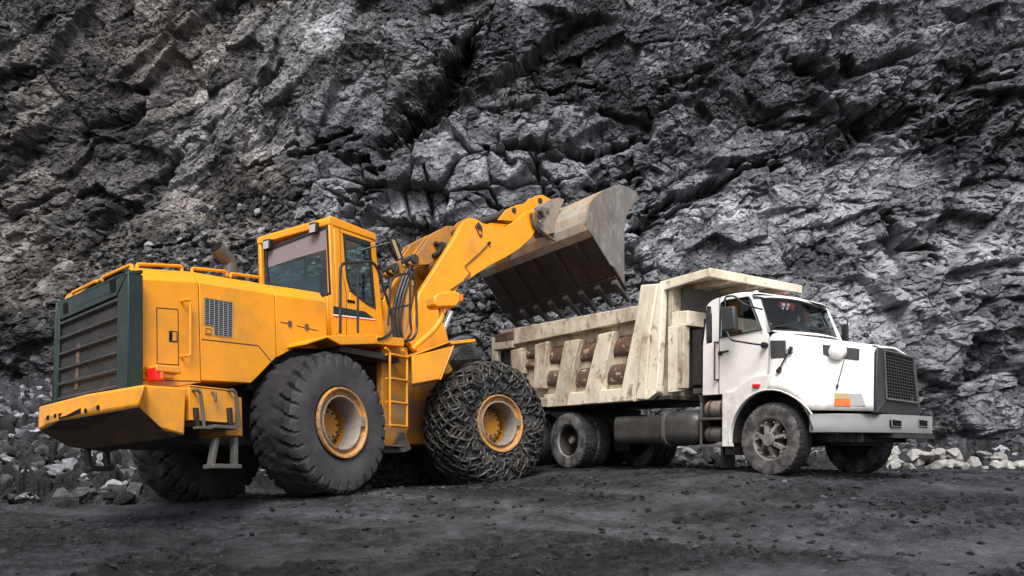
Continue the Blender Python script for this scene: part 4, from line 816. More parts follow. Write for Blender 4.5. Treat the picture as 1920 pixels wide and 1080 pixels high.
# ------------------------------------------------------------------ dump truck
TK = root('dump_truck', 'T', 'white bonneted dump truck with a rusty cream tipper body', 'dump truck')
Y1, Y2 = -1.2, 1.1                                 # near and far outer faces
def T(ax, val, *pts): return U('T', ax, val, *pts)
TRr, TWd = .535, .31
def spoke_hub():
    b = MB('T'); b.lathe([(.10, -.16), (.095, -.19), (.001, -.19)], (0, 0, 0), 'dusthub', 24); b.lathe([(.001, -.12), (.13, -.12), (.15, -.06), (.16, .05)], (0, 0, 0), 'under', 24)
    for k in range(7):
        a = 2*math.pi*(k+.3)/7; c, s = math.cos(a), math.sin(a); secs = []
        for (r, hw, y0, y1) in ((.07, .030, -.17, -.03), (.13, .042, -.165, -.02), (.19, .036, -.13, 0), (.245, .05, -.105, .02), (.275, .055, -.10, .02)):
            secs.append([(r*c-hw*s, y1, r*s+hw*c), (r*c-hw*s*.6, y0, r*s+hw*c*.6), (r*c+hw*s*.6, y0, r*s-hw*c*.6), (r*c+hw*s, y1, r*s-hw*c)])
        b.loft(secs, 'dusthub')
        for e in (-1, 1): b.cyl((.25*c-e*.045*s, -.13, .25*s+e*.045*c), (.25*c-e*.045*s, -.08, .25*s+e*.045*c), .016, 'rimgrey', 6)
    return b
def dish_hub():
    b = MB('T'); b.lathe([(.001, -.06), (.075, -.06), (.085, -.05), (.09, .02), (.11, .04), (.12, .10), (.25, .12), (.26, .05), (.262, -.12)], (0, 0, 0), 'under', 28); b.lathe([(.001, -.065), (.06, -.065), (.065, -.05)], (0, 0, 0), 'rimgrey', 20)
    for k in range(8): a = 2*math.pi*k/8; b.cyl((.05*math.cos(a), -.075, .05*math.sin(a)), (.05*math.cos(a), -.06, .05*math.sin(a)), .01, 'under', 6)
    return b
def truck_rim():
    b = MB('T'); b.lathe([(.285, .10), (.292, -.10), (.305, -.115), (.31, -.13), (.298, -.137), (.285, -.12), (.275, -.06), (.272, .12)], (0, 0, 0), 'dusthub', 40); return b
def truck_wheel(x, yc, near, hubf, dx=0, rot=0, seed=1):
    def fin(b): return shift(b if near else flip(b), (x, yc, TRr), 'T', rot)
    hub = fin(hubf()).build('wheel', TK); fin(tyre(TRr, TWd, .29, n=160, lugs=44, lug=.012, worn=.8, seed=seed, chev=.3, mat='truckrubber', tread='mudrubber', grooves=3)).build('tyre', hub, ang=28); fin(truck_rim()).build('rim', hub)
truck_wheel(0, -1.04, True, spoke_hub, rot=0); truck_wheel(0, 1.06, False, dish_hub)
for x in (-4.5, -5.82):
    for yc, nr in ((-1.06, True), (-.72, True), (.72, False), (1.06, False)): truck_wheel(x, yc, nr, dish_hub, seed=int(-x))
# chassis, axles
b = MB('T'); b.box((-6.9, -.45, .70), (1.15, -.36, .98), 'under'); b.box((-6.9, .36, .70), (1.15, .45, .98), 'under')
for x in (-5.8, -4.5, 0): b.cyl((x, -1.0, TRr), (x, 1.0, TRr), .09, 'under')
for x in (-5.8, -4.5): b.box((x-.2, -.2, .35), (x+.2, .2, .75), 'under')
b.box((-.7, -.4, .45), (.8, .4, 1.0), 'under'); b.cyl((-4.4, 0, .6), (-.5, 0, .75), .06, 'under'); b.box((-3.4, -.6, .55), (-3.0, .6, .9), 'under'); b.box((-1.2, -.4, .98), (.0, .4, 1.3), 'under')
b.box((-4.5-.6, -.5, .95), (-4.3, .5, 1.15), 'under'); b.build('chassis', TK, .01)
# ---- tipper body
BY, BF = -1.24, 1.24
FL = 1.20
b = MB('T')
b.box((-7.0, BY+.10, FL), (-1.95, BF-.10, FL+.07), 'under')                                       # floor
b.box((-7.0, BY+.17, FL+.0), (-2.0, BY+.22, 2.72), 'creamdirty'); b.box((-7.0, BF-.15, FL), (-2.0, BF-.1, 2.72), 'creamdirty'); b.box((-2.05, BY+.10, FL), (-1.95, BF-.10, 3.05), 'creamdirty')
bed = b.build('tipper_body', TK, .01, label='battered cream tipper body with rusty ribs')
def ny(pts, y0, d, m): bb.prism(T('y', y0, *pts), (0, d, 0), m)
bb = MB('T'); q = T('y', BY, (928, 641), (1196, 573), (1194, 603), (926, 668))
bb.prism([Vector((-6.62, BY, 2.80)), Vector((-2.55, BY, 2.80)), Vector((-2.60, BY, 2.56)), Vector((-6.62, BY, 2.46))], (0, .18, 0), 'creamdirty'); bb.build('top_rail', bed, .012)
bb = MB('T'); ny([(1024, 764), (1216, 749), (1230, 737), (1231, 723), (1020, 740)], BY+.0, .18, 'cream'); bb.prism([Vector((-7.0, BY, 1.18)), Vector((-5.05, BY, 1.18)), Vector((-5.05, BY, 1.36)), Vector((-7.0, BY, 1.36))], (0, .18, 0), 'creamdirty'); bb.build('bottom_rail', bed, .012)
# slanting ribs
ribs = [((1002, 1022), (1040, 1062)), ((1036, 1064), (1062, 1086)), ((1093, 1120), (1124, 1148))]
RB = [((958, 700), (976, 700), (979, 652), (957, 657)), ((1000, 728), (1015, 728), (1026, 640), (1003, 646)), ((1035, 763), (1062, 761), (1085, 636), (1058, 640)), ((1090, 758), (1119, 756), (1150, 621), (1122, 627))]
for i, r_ in enumerate(RB): bb = MB('T'); ny(r_, BY-.02, .19, 'creamdirty' if i < 3 else 'cream'); bb.build('rib', bed, .012)
bb = MB('T'); ny([(1159, 754), (1216, 749), (1231, 735), (1234, 700), (1242, 531), (1201, 534), (1195, 574), (1189, 610)], BY-.025, .14, 'cream'); bb.build('front_rib', bed, .02, label='broad cream front rib with chipped paint')
bb = MB('T'); q = T('y', BY-.028, (1196, 750), (1212, 749), (1222, 620), (1237, 532), (1229, 533), (1206, 640)); bb.prism(q, (0, -.05, 0), 'cream'); bb.build('rib_flange', bed, .02)
bb = MB('T'); q = T('y', BY-.05, (1186, 753), (1216, 748), (1231, 736), (1205, 738), (1190, 743)); bb.prism(q, (0, .05, 0), 'cream'); bb.build('foot_plate', bed, .006)
# rusty half round bulges of the side wall in each bay
BAY = [(((982, 655), (1000, 650)), ((974, 700), (992, 700))), (((1028, 640), (1056, 634)), ((1018, 738), (1040, 742))), (((1087, 632), (1120, 624)), ((1067, 742), (1094, 742))), (((1152, 618), (1190, 610)), ((1124, 738), (1160, 738)))]
for (tl, tr), (bl, br) in BAY:
    a, c = T('y', BY+.17, tl, tr); e, g = T('y', BY+.17, bl, br)
    for (u0, u1, m) in ((.12, .46, 'rust'), (.55, .87, 'rust')):
        ex = Vector((.13, 0, 0)); A0, A1 = a.lerp(e, u0)-ex, a.lerp(e, u1)-ex; B0, B1 = c.lerp(g, u0)+ex*2.3, c.lerp(g, u1)+ex*2.3; bb = MB('T')
        sec = lambda P, Q: [P.lerp(Q, t_)+Vector((0, -.085*math.sin(math.pi*t_)**.45, 0)) for t_ in [i/8 for i in range(9)]]
        bb.loft([sec(A0, A1), sec(B0, B1)], m, closed=False, caps=False); bb.build('side_bulge', bed)
    bb = MB('T'); bb.prism([p+Vector((0, -.02, 0)) for p in (a.lerp(e, .44), c.lerp(g, .44), c.lerp(g, .56), a.lerp(e, .56))], (0, .03, 0), 'creamdirty'); bb.build('bay_strip', bed, .004)
# tailgate end: rusty block, hinge gap
bb = MB('T'); ny([(927, 628), (962, 620), (962, 637), (930, 642)], BY-.02, .2, 'rust'); ny([(927, 643), (961, 638), (960, 652), (927, 656)], BY-.02, .2, 'creamdirty'); ny([(925, 660), (932, 658), (932, 700), (925, 700)], BY, .1, 'creamdirty'); ny([(926, 628), (958, 620), (958, 700), (930, 700)], BY+.14, .05, 'under'); bb.box((-7.08, BY+.1, FL), (-7.0, BF-.1, 2.7), 'creamdirty'); bb.build('tailgate', bed, .01)
# head board, braces
bb = MB('T'); q = T('y', -1.14, (1235, 570), (1297, 578), (1297, 606), (1236, 600)); bb.prism([Vector((-2.0, -1.14, 2.62)), Vector((-1.62, -1.14, 2.60)), Vector((-1.62, -1.14, 2.36)), Vector((-2.0, -1.14, 2.38))], (0, 2.2, 0), 'cream'); bb.build('head_beam', bed, .012)
bb = MB('T'); bb.prism([Vector((-2.02, -1.17, 1.30)), Vector((-1.72, -1.17, 1.32)), Vector((-1.70, -1.17, 2.36)), Vector((-2.02, -1.17, 2.38))], (0, .10, 0), 'cream'); bb.box((-1.78, -1.19, 1.36), (-1.66, -1.05, 2.36), 'creamdirty'); bb.build('head_post', bed, .01)
bb = MB('T'); bb.box((-1.94, -.9, 1.4), (-1.80, 1.1, 2.36), 'grimy'); bb.box((-1.94, -.95, 2.62), (-1.86, 1.1, 3.02), 'grimy'); bb.build('head_board', bed)
bb = MB('T'); bb.cyl((-1.55, -.62, .95), (-1.62, -.62, 2.5), .14, 'under', 20); bb.box((-1.66, -.98, 1.42), (-1.46, -.76, 2.3), 'under'); bb.tube(rounded([(-1.5, -.95, 1.25), (-1.4, -.95, .95), (-1.3, -.95, .72)], .1), .05, 'under'); bb.box((-1.62, -1.0, 1.28), (-1.38, -.8, 1.36), 'grimy'); bb.build('hoist_cylinder', TK)
# canopy over the cab
bb = MB('T')
c0, c1 = Vector((-2.16, -1.22, 3.13)), Vector((-1.10, -1.22, 3.18)); yF = 1.12
bb.prism([c0, c1, Vector((-1.10, yF, 3.18)), Vector((-2.16, yF, 3.13))], (0, 0, -.035), 'cream'); bb.prism([c0+Vector((0, -.004, .003)), c1+Vector((0, -.004, .003)), c1+Vector((0, -.004, -.125)), c0+Vector((0, -.004, -.16))], (0, .05, 0), 'cream')
bb.prism([c1+Vector((.004, .0, .006)), c1+Vector((.004, yF+1.22, .006)), c1+Vector((.004, yF+1.22, -.135)), c1+Vector((.004, 0, -.135))], (-.045, 0, 0), 'cream')
for k in range(3): y = -.7+k*.7; bb.box((-2.1, y-.03, 3.02), (-1.16, y+.03, 3.10), 'creamdirty')
bb.build('canopy', bed, .012, label='chipped cream canopy reaching over the cab')
# load
it = []
for i in range(1500):
    x = RNG.uniform(-6.85, -2.15); y = RNG.uniform(-1.02, 1.02); h = 2.55+.38*math.cos(y*1.25)*math.sin(max(0, min(1, (x+7.1)/1.0))*1.57)*(1 if x < -3 else .9)+.06*math.sin(x*3)
    s = size(.05, .22, 2.2); it.append(((x, y, h), s, RNG.normal(.22, .18)))
for i in range(240):
    x = RNG.uniform(-6.8, -2.3); s = size(.05, .14, 2); it.append(((x, RNG.uniform(-1.1, -.95), 2.76), s, RNG.normal(.15, .15)))
heap('rock_load', it, PILE, fr='T', label='heap of broken dark rock filling the cream tipper body', cat='load')
b = MB('T'); b.box((-6.9, -1.05, 2.3), (-2.15, 1.05, 2.62), 'under'); b.build('packed_load', bed)
# ---- cab and bonnet
CY, CF = -1.13, .84
def lowz(z): return z if z < 2.6 else 2.6+(z-2.6)*.6
def side_cab(y, t, near):
    c = MB('T')
    def w(pts, m='white'): c.prism([Vector((a, y, lowz(z))) for a, z in pts], (0, t, 0), m)
    w([(-1.31, 1.23), (-1.31, 2.02), (-.98, 2.06), (-.98, 1.23)])
    w([(-1.26, 2.36), (-1.255, 2.56), (-1.24, 2.63), (-1.20, 2.70), (-1.13, 2.76), (-1.05, 2.79), (-.95, 2.80), (-.98, 2.06), (-1.13, 2.04), (-1.14, 2.5)]); w([(-1.31, 2.02), (-1.26, 2.36), (-1.24, 2.36), (-1.25, 2.03)])
    w([(-.97, 2.80), (-.60, 2.81), (-.48, 2.79), (-.42, 2.74), (-.40, 2.66), (-.48, 2.69), (-.88, 2.70), (-.95, 2.66)])
    w([(-.42, 2.74), (-.41, 2.66), (-.20, 2.12), (-.12, 2.06)])
    w([(-.98, 1.23), (-.98, 2.09), (-.18, 2.13), (-.10, 2.06), (-.05, 1.98), (-.05, 1.40), (-.66, 1.26), (-.7, 1.23)])
    return c
cabT = side_cab(CY, .05, True); s2 = side_cab(CF-.05, .05, False); cabT.add(s2.v, s2.f, 'white')
yA, yB = CY, CF
sec = [(-1.26, 2.56), (-1.25, 2.64), (-1.22, 2.72), (-1.16, 2.785), (-1.08, 2.83), (-.98, 2.86), (-.85, 2.878), (-.72, 2.885), (-.60, 2.88), (-.50, 2.862), (-.42, 2.83), (-.40, 2.80)]
def rs(x, z): return [(x, yA+.002, z-.08), (x, yA+.05, z-.02), (x, yA+.18, z), (x, 0, z+.03), (x, yB-.18, z), (x, yB-.05, z-.02), (x, yB-.002, z-.08)]
cabT.loft([rs(x, z) for x, z in [(a_, lowz(b_)) for a_, b_ in sec]], 'white', caps=False, closed=False); cabT.loft([[(p[0]+.01, p[1], p[2]-.06) for p in rs(x, z)] for x, z in [(a_, lowz(b_)) for a_, b_ in sec]], 'plastic', caps=False, closed=False)
cabT.box((-1.30, yA+.05, 1.23), (-1.26, yB-.05, 2.0), 'plastic'); cabT.box((-1.25, yA+.05, 2.0), (-1.22, -.6, 2.6), 'plastic'); cabT.box((-1.25, .5, 2.0), (-1.22, yB-.05, 2.6), 'plastic')
cabT.box((-1.26, yA+.05, 1.24), (-.0, yB-.05, 1.30), 'under')
cb = cabT.build('cab', TK, .012)
# windscreen frame: surround pillars follow the glass
wsN, wsF = yA+.02, yB-.02
FT, FB = U1('T', 'x', -.50, 1541, 583), U1('T', 'x', -.27, 1562, 636); NT, NB = U1('T', 'x', -.42, 1426, 560), U1('T', 'x', -.22, 1444, 619)
NTc = 9
def ws(i, up):                                    # curved screen, ends swept back
    t_ = i/(NTc-1); A, B = (NT, FT) if up else (NB, FB); p = A.lerp(B, t_); bow = 4*t_*(1-t_); p = p+Vector((bow*(.12 if up else .26), 0, bow*(.035 if up else -.005))); return p
tp = [ws(i, True) for i in range(NTc)]; bt_ = [ws(i, False) for i in range(NTc)]; md_ = [(a_+b_)/2+Vector((.02, 0, .0)) for a_, b_ in zip(tp, bt_)]
b = MB('T'); b.loft([tp, md_, bt_], 'glass', closed=False, caps=False); b.build('windscreen', cb)
loop = rounded(tp+bt_[::-1]+[tp[0]], .05, 3)
b = MB('T'); b.tube(tp+bt_[::-1], .024, 'black', 8, True); b.build('windscreen_seal', cb)
# white skin round the screen: brow, both front pillars, scuttle
brow = [p+Vector((-.035, 0, .055)) for p in tp]; brow[0] = Vector((-.46, CY+.0, 2.70)); brow[-1] = Vector((-.52, CF-.0, 2.68))
b = MB('T'); b.loft([[p+Vector((-.2, 0, .022 if 0 < i < NTc-1 else .01)) for i, p in enumerate(brow)], [p+Vector((.0, 0, .0)) for p in brow], [p+Vector((.012, 0, -.012)) for p in tp]], 'white', closed=False, caps=False)
b.loft([[Vector((-.44, CY, 2.68)), Vector((-.34, CY-.003, 2.44)), Vector((-.18, CY-.005, 2.08))], [NT.lerp(NB, -.03)+Vector((.01, 0, 0)), (NT+NB)/2+Vector((.015, 0, 0)), NB.lerp(NT, -.05)+Vector((.01, 0, 0))]], 'white', closed=False, caps=False)
b.loft([[Vector((-.50, CF, 2.66)), Vector((-.40, CF, 2.44)), Vector((-.30, CF, 2.08))], [FT+Vector((.01, .01, 0)), (FT+FB)/2+Vector((.015, .01, 0)), FB+Vector((.01, .01, 0))]], 'white', closed=False, caps=False)
b.loft([[p+Vector((.01, 0, -.0)) for p in bt_], [p+Vector((.16, 0, -.05)) for p in bt_]], 'white', closed=False, caps=False); b.build('windscreen_surround', cb, ang=50, solid=.015)
for i0, i1 in ((2, 0), (6, 3)):
    a_, c_ = bt_[i0], bt_[i1]; b = MB('T'); b.tube([a_+Vector((.05, 0, .0)), a_+Vector((.03, 0, .03)), c_.lerp(a_, .2)+Vector((.02, 0, .09))], .010, 'black', 6); b.tube([c_+Vector((.03, 0, .04)), c_.lerp(a_, .9)+Vector((.03, 0, .12))], .008, 'black', 6); b.build('wiper', cb)
wd = [Vector((x, CY-.006, z)) for x, z in ((-.95, 2.62), (-.88, 2.655), (-.44, 2.65), (-.39, 2.60), (-.19, 2.14), (-.97, 2.10))]
b = MB('T'); b.tube(wd, .014, 'black', 6, True); b.build('door_window_seal', cb)
for y_ in (CY+.014, CF-.02): b = MB('T'); b.add([Vector((p.x, y_, p.z)) for p in wd], [tuple(range(6))], 'glass'); b.build('door_window', cb, flat=True)
q = [Vector((x, CY-.012, z)) for x, z in ((-1.225, 2.06), (-1.255, 2.5), (-1.22, 2.62), (-1.15, 2.60), (-1.14, 2.07))]; b = MB('T'); b.prism(q, (0, .02, 0), 'black'); b.prism([Vector((p.x*.9-.12, p.y-.003, (p.z-2.33)*.84+2.33)) for p in q], (0, .004, 0), 'plastic'); b.build('quarter_window', cb, .008)
def lineT(b, pts, w, m='black', y=CY-.003):
    P = [Vector((x, y, z)) for x, z in pts]
    for a, c in zip(P[:-1], P[1:]): t = (c-a).normalized(); s = t.cross(Vector((0, 1, 0)))*w/2; b.prism([a-s, a+s, c+s, c-s], (0, .004, 0), m)
b = MB('T'); lineT(b, [(-.985, 1.23), (-.985, 2.70), (-.93, 2.76)], .010); lineT(b, [(-.06, 2.06), (-.06, 1.42), (-.66, 1.26)], .010); b.build('door_seam', cb)
b = MB('T'); q = T('y', CY-.05, (1340, 642), (1340, 712)); b.tube([q[0]+Vector((.03, .05, 0)), q[0], q[1], q[1]+Vector((.03, .05, 0))], .016, 'black'); b.build('grab_handle', cb)
b = MB('T'); q = T('y', CY-.04, (1347, 662), (1366, 658)); b.tube([q[0], q[1]], .018, 'black'); b.box((q[0].x-.02, CY-.03, q[0].z-.03), (q[0].x+.05, CY, q[0].z+.03), 'black'); b.build('door_handle', cb, .006)
q = T('y', CY-.004, (1443, 638), (1474, 638), (1474, 671), (1446, 671))
# bonnet: side skin swept inward towards the grille, with wheel arch
gz1 = 1.80
def bon(x):
    k = min(1, max(0, (x+.05)/1.32)); f = max(0, (x-.25)/1.02)**1.35
    yb = -1.20+.58*f; yt = -1.12+.50*k; zt_ = 2.09-.28*k; zb_ = .97-.05*k
    return yb, yt, zt_, zb_
xs = [-.05, .03, .12, .22, .32, .42, .5, .57, .62, .66, .69, .705, .78, .88, 1.0, 1.1, 1.2, 1.27]
AR = .70; ACZ = .55
def archz(x): return ACZ+math.sqrt(max(0, AR*AR-x*x)) if abs(x) < AR else None
def bonsec(x, sgn):
    yb, yt, zt_, zb_ = bon(x); za = archz(x); z0 = za if za is not None and za > zb_ else zb_
    cen_ = -.10; out = []; k_ = min(1, max(0, x/1.27))
    for i in range(9):
        t_ = i/8; z = z0+(zt_-.10-z0)*t_; bulge = math.exp(-((z-z0)/.25)**2)*.03*(1 if abs(x) < .75 else .0); y = yb+(yt-yb)*((z-.9)/(zt_-1.0))
        out.append((x, y-bulge, z))
    out += [(x, yt+.03, zt_-.04), (x, yt+.10, zt_-.005), (x, yt+.3, zt_+.01), (x, cen_, zt_+.015)]
    if sgn > 0: out = [(a, 2*cen_-b_, c_-.085*k_*max(0, min(1, (cen_-b_)/.4))) for a, b_, c_ in out][::-1]
    return out
b = MB('T'); b.loft([bonsec(x, -1)+bonsec(x, 1)[1:] for x in xs], 'white', caps=False, closed=False); bon_o = b.build('bonnet', TK, solid=.03, ang=40, label='white bonnet sweeping in to a dark grille')
for sgn in (-1, 1):
    b = MB('T'); y0 = -1.222 if sgn < 0 else 1.022; d_ = .10
    arcp = [(AR*math.cos(math.radians(a)), ACZ+AR*math.sin(math.radians(a))) for a in range(190, 89, -6)]
    outp = [(.02, 1.46), (-.22, 1.46), (-.36, 1.42), (-.58, 1.28), (-.66, 1.25), (-.84, 1.25), (-.84, .43)]
    b.prism([Vector((x, y0, z)) for x, z in arcp+outp], (0, d_, 0), 'white')
    lip = [Vector((AR*math.cos(math.radians(a)), (y0 if sgn < 0 else y0+d_), ACZ+AR*math.sin(math.radians(a)))) for a in range(190, 88, -6)]
    if sgn < 0: lip += [Vector((x, bon(x)[0]-.012, archz(x))) for x in (.08, .2, .32, .42, .5, .57, .62, .66, .69)]
    b.tube(lip, .014, 'white', 6); b.build('front_fender', TK, .015, ang=40)
b = MB('T'); secs = []
for i in range(13):
    a = math.radians(185-175*i/12); secs.append([(.69*math.cos(a), -1.16, ACZ+.69*math.sin(a)), (.69*math.cos(a), -.6, ACZ+.69*math.sin(a))])
b.loft(secs, 'under', caps=False, closed=False); b.loft([[(x, -.1-y, z) for x, y, z in s_] for s_ in secs], 'under', caps=False, closed=False); b.box((-.72, -.62, .5), (1.1, -.58, 1.6), 'under'); b.box((-.72, .5, .5), (1.1, .54, 1.6), 'under'); b.build('wheel_well', TK)
def skin_pt(px, py, off=0.):
    """point on the bonnet side in that direction"""
    R, T0 = FR['T']; o = R.T@(np.array([0, 0, CAMH])-T0); d = R.T@np.array([(px-960)/FPX, 1., (HOR-py)/FPX]); best = None
    for t_ in np.linspace(9, 15, 3001):
        p = o+t_*d
        if -.2 < p[0] < 1.3:
            yb, yt, zt_, zb_ = bon(p[0]); y = yb+(yt-yb)*((p[2]-.9)/(zt_-1.0))
            if p[1] > y+off: return Vector(p)
    return Vector(o+12*d)
def patch(pts, m, name, th=.03, bev=.005, par=None, out=.012):
    P = [skin_pt(*p) for p in pts]; c = sum(P, Vector())/len(P); n_ = (P[1]-P[0]).cross(P[2]-P[1]).normalized(); n_ = -n_ if n_.y > 0 else n_
    P = [p-n_*((p-c).dot(n_)) for p in P]; b = MB('T'); b.prism([p+n_*out for p in P], -n_*th, m); return b.build(name, par or bon_o, bev), n_, P
_, n_, P = patch([(1443, 638), (1474, 638), (1474, 671), (1446, 672)], 'black', 'side_vent', .04, .01)
b = MB('T')
for k in range(5):
    t_ = .45+.11*k; b.tube([P[0].lerp(P[1], t_)+n_*.016, P[3].lerp(P[2], t_)+n_*.016], .004, 'grimy', 4)
b.build('vent_slats', bon_o)
patch([(1543, 646), (1612, 654), (1611, 675), (1543, 670)], 'plastic', 'badge_panel', .03, .004)
b = MB('T'); p = skin_pt(1571, 660); b.lathe([(.001, -.11), (.06, -.105), (.105, -.08), (.122, -.04), (.122, .02)], (0, 0, 0), 'white', 28); 
ang_ = math.atan2(n_.x, -n_.y); cr, sr = math.cos(ang_), math.sin(ang_); b.v = [(p.x+x*cr-y*sr, p.y+x*sr+y*cr, p.z+z) for x, y, z in b.v]; b.fr = 'T'; b.build('round_cover', bon_o)
_, n2, Ph = patch([(1565, 737), (1616, 737), (1623, 762), (1564, 762)], 'lens', 'headlight', .04, .01)
_, _, Pq = patch([(1566, 737.5), (1590, 737.5), (1594, 749), (1565, 749)], 'amber', 'indicator_lens', .04, .004, out=.02); patch([(1565, 749.5), (1594, 749.5), (1595, 761.5), (1564, 761.5)], 'orange', 'turn_signal', .04, .004, out=.02)
patch([(1482, 740.5), (1482, 740), (1409, 722), (1409, 721)], 'white', 'trim', .01, 0) if False else None
b = MB('T'); q = T('y', -1.25, (1410, 720), (1424, 720), (1422, 727), (1410, 727)); b.prism(q, (0, .03, 0), 'red'); b.build('side_marker', TK, .006)
b = MB('T'); q = [skin_pt(*p) for p in ((1463, 696), (1474, 675), (1488, 651))]; o = Vector((-.0, -.045, 0)); b.tube([p+o for p in q], .012, 'black', 8); b.cyl(q[0]+o*.2, q[0]+o*1.4, .03, 'black', 10); b.cyl(q[0]+o, q[0].lerp(q[1], .35)+o, .028, 'black', 8); b.cyl(q[1].lerp(q[2], .6)+o, q[2]+o, .03, 'black', 8); b.tube(arc(skin_pt(1486, 659)+o, .035, 0, 340, 10), .009, 'black', 6); b.build('bonnet_latch', bon_o)
b = MB('T'); q = [skin_pt(*p) for p in ((1584, 675), (1571, 724))]; o = Vector((.01, -.03, 0)); b.tube([p+o for p in q], .006, 'black', 6); b.cyl(q[1]+o-Vector((0, 0, .03)), q[1]+o+Vector((0, 0, .02)), .016, 'black', 8); b.build('pull_cord', bon_o)
b = MB('T'); q = [skin_pt(*p) for p in ((1477, 638), (1474, 671), (1473, 702), (1449, 702), (1449, 678))]; b.tube([p+Vector((0, -.002, 0)) for p in q], .004, 'black', 4); q = [skin_pt(*p) for p in ((1446, 720), (1447, 700))]; b.tube(q, .004, 'black', 4); b.build('bonnet_seam', bon_o)
# grille
GX = 1.28
q = T('x', GX, (1645, 650), (1716, 668), (1727, 779), (1643, 774)); b = MB('T')
fr_i = T('x', GX+.03, (1657, 657), (1711, 671), (1720, 756), (1661, 748)); cen = sum(fr_i, Vector())/4
for i in range(4):
    a, c, ci, ai = q[i], q[(i+1) % 4], fr_i[(i+1) % 4], fr_i[i]; b.prism([a, c, ci, ai], (-.10, 0, 0), 'plastic')
b.prism([Vector((GX-.08, q[0].y-.01, 1.83)), Vector((GX-.0, q[0].y, 1.81)), q[3], Vector((GX-.08, q[3].y-.01, .89))], (0, .03, 0), 'plastic')
gf = b.build('grille_frame', TK, .012)
b = MB('T'); b.prism([p+Vector((-.06, 0, 0)) for p in fr_i], (-.02, 0, 0), 'hole')
for k in range(12):
    t_ = (k+.5)/12; b.tube([fr_i[0].lerp(fr_i[1], t_), fr_i[3].lerp(fr_i[2], t_)], .008, 'plastic', 4)
for k in range(15):
    t_ = (k+.5)/15; b.tube([fr_i[0].lerp(fr_i[3], t_)+Vector((.004, 0, 0)), fr_i[1].lerp(fr_i[2], t_)+Vector((.004, 0, 0))], .008, 'plastic', 4)
for i in range(4): b.tube([fr_i[i]+Vector((.01, 0, 0)), fr_i[(i+1) % 4]+Vector((.01, 0, 0))], .016, 'grimy', 6)
b.build('grille', gf)
# bumper
A0, A1 = T('y', -1.22, (1523, 778), (1526, 812)); zt0, zb0 = .885, .625
pl = [(.62, -1.14), (.98, -.98), (1.34, -.28), (1.36, .24), (1.34, .80), (1.0, 1.0), (.72, 1.1)]
b = MB('T'); b.loft([[(x, y, zb0), (x, y, zt0-.01), (x, y, zt0), (x-.16 if i in (2, 3, 4) else x-.02, y+(.10 if i < 2 else (0 if i < 5 else -.1)), zt0), (x-.16 if i in (2, 3, 4) else x-.02, y+(.10 if i < 2 else (0 if i < 5 else -.1)), zb0)] for i, (x, y) in enumerate(pl)], 'galv'); bp_ = b.build('bumper', TK, .012)
for px in (1681, 1731):
    b = MB('T'); q = T('x', 1.36, (px-9, 787), (px+9, 789), (px+9, 801), (px-9, 799)); q = [Vector((1.362 if p.y < .5 else 1.352, p.y, p.z)) for p in q]; b.prism(q, (-.03, 0, 0), 'hole'); b.tube(q, .010, 'galv', 6, True); b.build('tow_slot', bp_)
b = MB('T'); b.box((1.0, -.25, .56), (1.35, .85, .62), 'under'); b.box((.75, -.7, .5), (1.0, .7, .9), 'under'); b.build('underrun_bar', TK)
# mirrors
q = T('y', -1.42, (1350, 576), (1375, 573), (1378, 619), (1353, 622)); b = MB('T'); b.prism(q, (0, .10, 0), 'plastic'); mo = b.build('mirror', TK, .03)
q = T('y', -1.40, (1414, 645), (1370, 638), (1363, 622), (1359, 560), (1362, 556), (1376, 554), (1395, 571), (1408, 577)); b = MB('T'); pts = [q[0]+Vector((0, .28, 0)), q[0]]+q[1:-1]+[q[-1]+Vector((0, .26, 0))]; b.tube(rounded(pts, .06), .014, 'black', 8); b.cyl(q[0]+Vector((0, .2, 0)), q[0]+Vector((0, .28, 0)), .045, 'black', 12); b.build('mirror_bracket', TK)
q = T('y', 1.35, (1577, 608), (1588, 606), (1589, 640), (1576, 640)); b = MB('T'); b.prism(q, (0, .06, 0), 'plastic'); b.build('mirror', TK, .02)
q = T('y', 1.30, (1552, 603), (1583, 594), (1589, 602), (1588, 625)); b = MB('T'); b.tube([q[0]+Vector((0, -.2, 0))]+q[1:], .010, 'black', 6); b.build('mirror_bracket', TK)
b = MB('T'); p = T('y', -.75, (1416, 545))[0]; b.lathe([(.001, .05), (.04, .04), (.055, .0)], (-.6, -.75, 2.765), 'lens', 16, ax=2); b.build('roof_lamp', cb)
# interior
b = MB('T'); b.box((-1.15, .30, 1.3), (-.65, .82, 1.85), 'cloth'); b.box((-1.2, .32, 1.85), (-1.05, .80, 2.45), 'cloth'); b.box((-1.15, -.9, 1.3), (-.65, -.4, 1.8), 'cloth'); b.box((-1.2, -.88, 1.8), (-1.08, -.42, 2.3), 'cloth'); b.build('seat', cb, .05)
b = MB('T'); b.box((-.30, yA+.06, 1.5), (.02, yB-.06, 2.05), 'plastic'); b.build('dashboard', cb, .03)
b = MB('T'); b.tube([(Vector((-.42, .56, 2.08))+Vector((.06*math.sin(a), .20*math.cos(a), .17*math.sin(a)))) for a in [i*math.pi/9 for i in range(18)]], .014, 'black', 6, True); b.tube([(-.2, .56, 1.9), (-.42, .56, 2.08)], .02, 'black'); b.build('steering_wheel', cb)
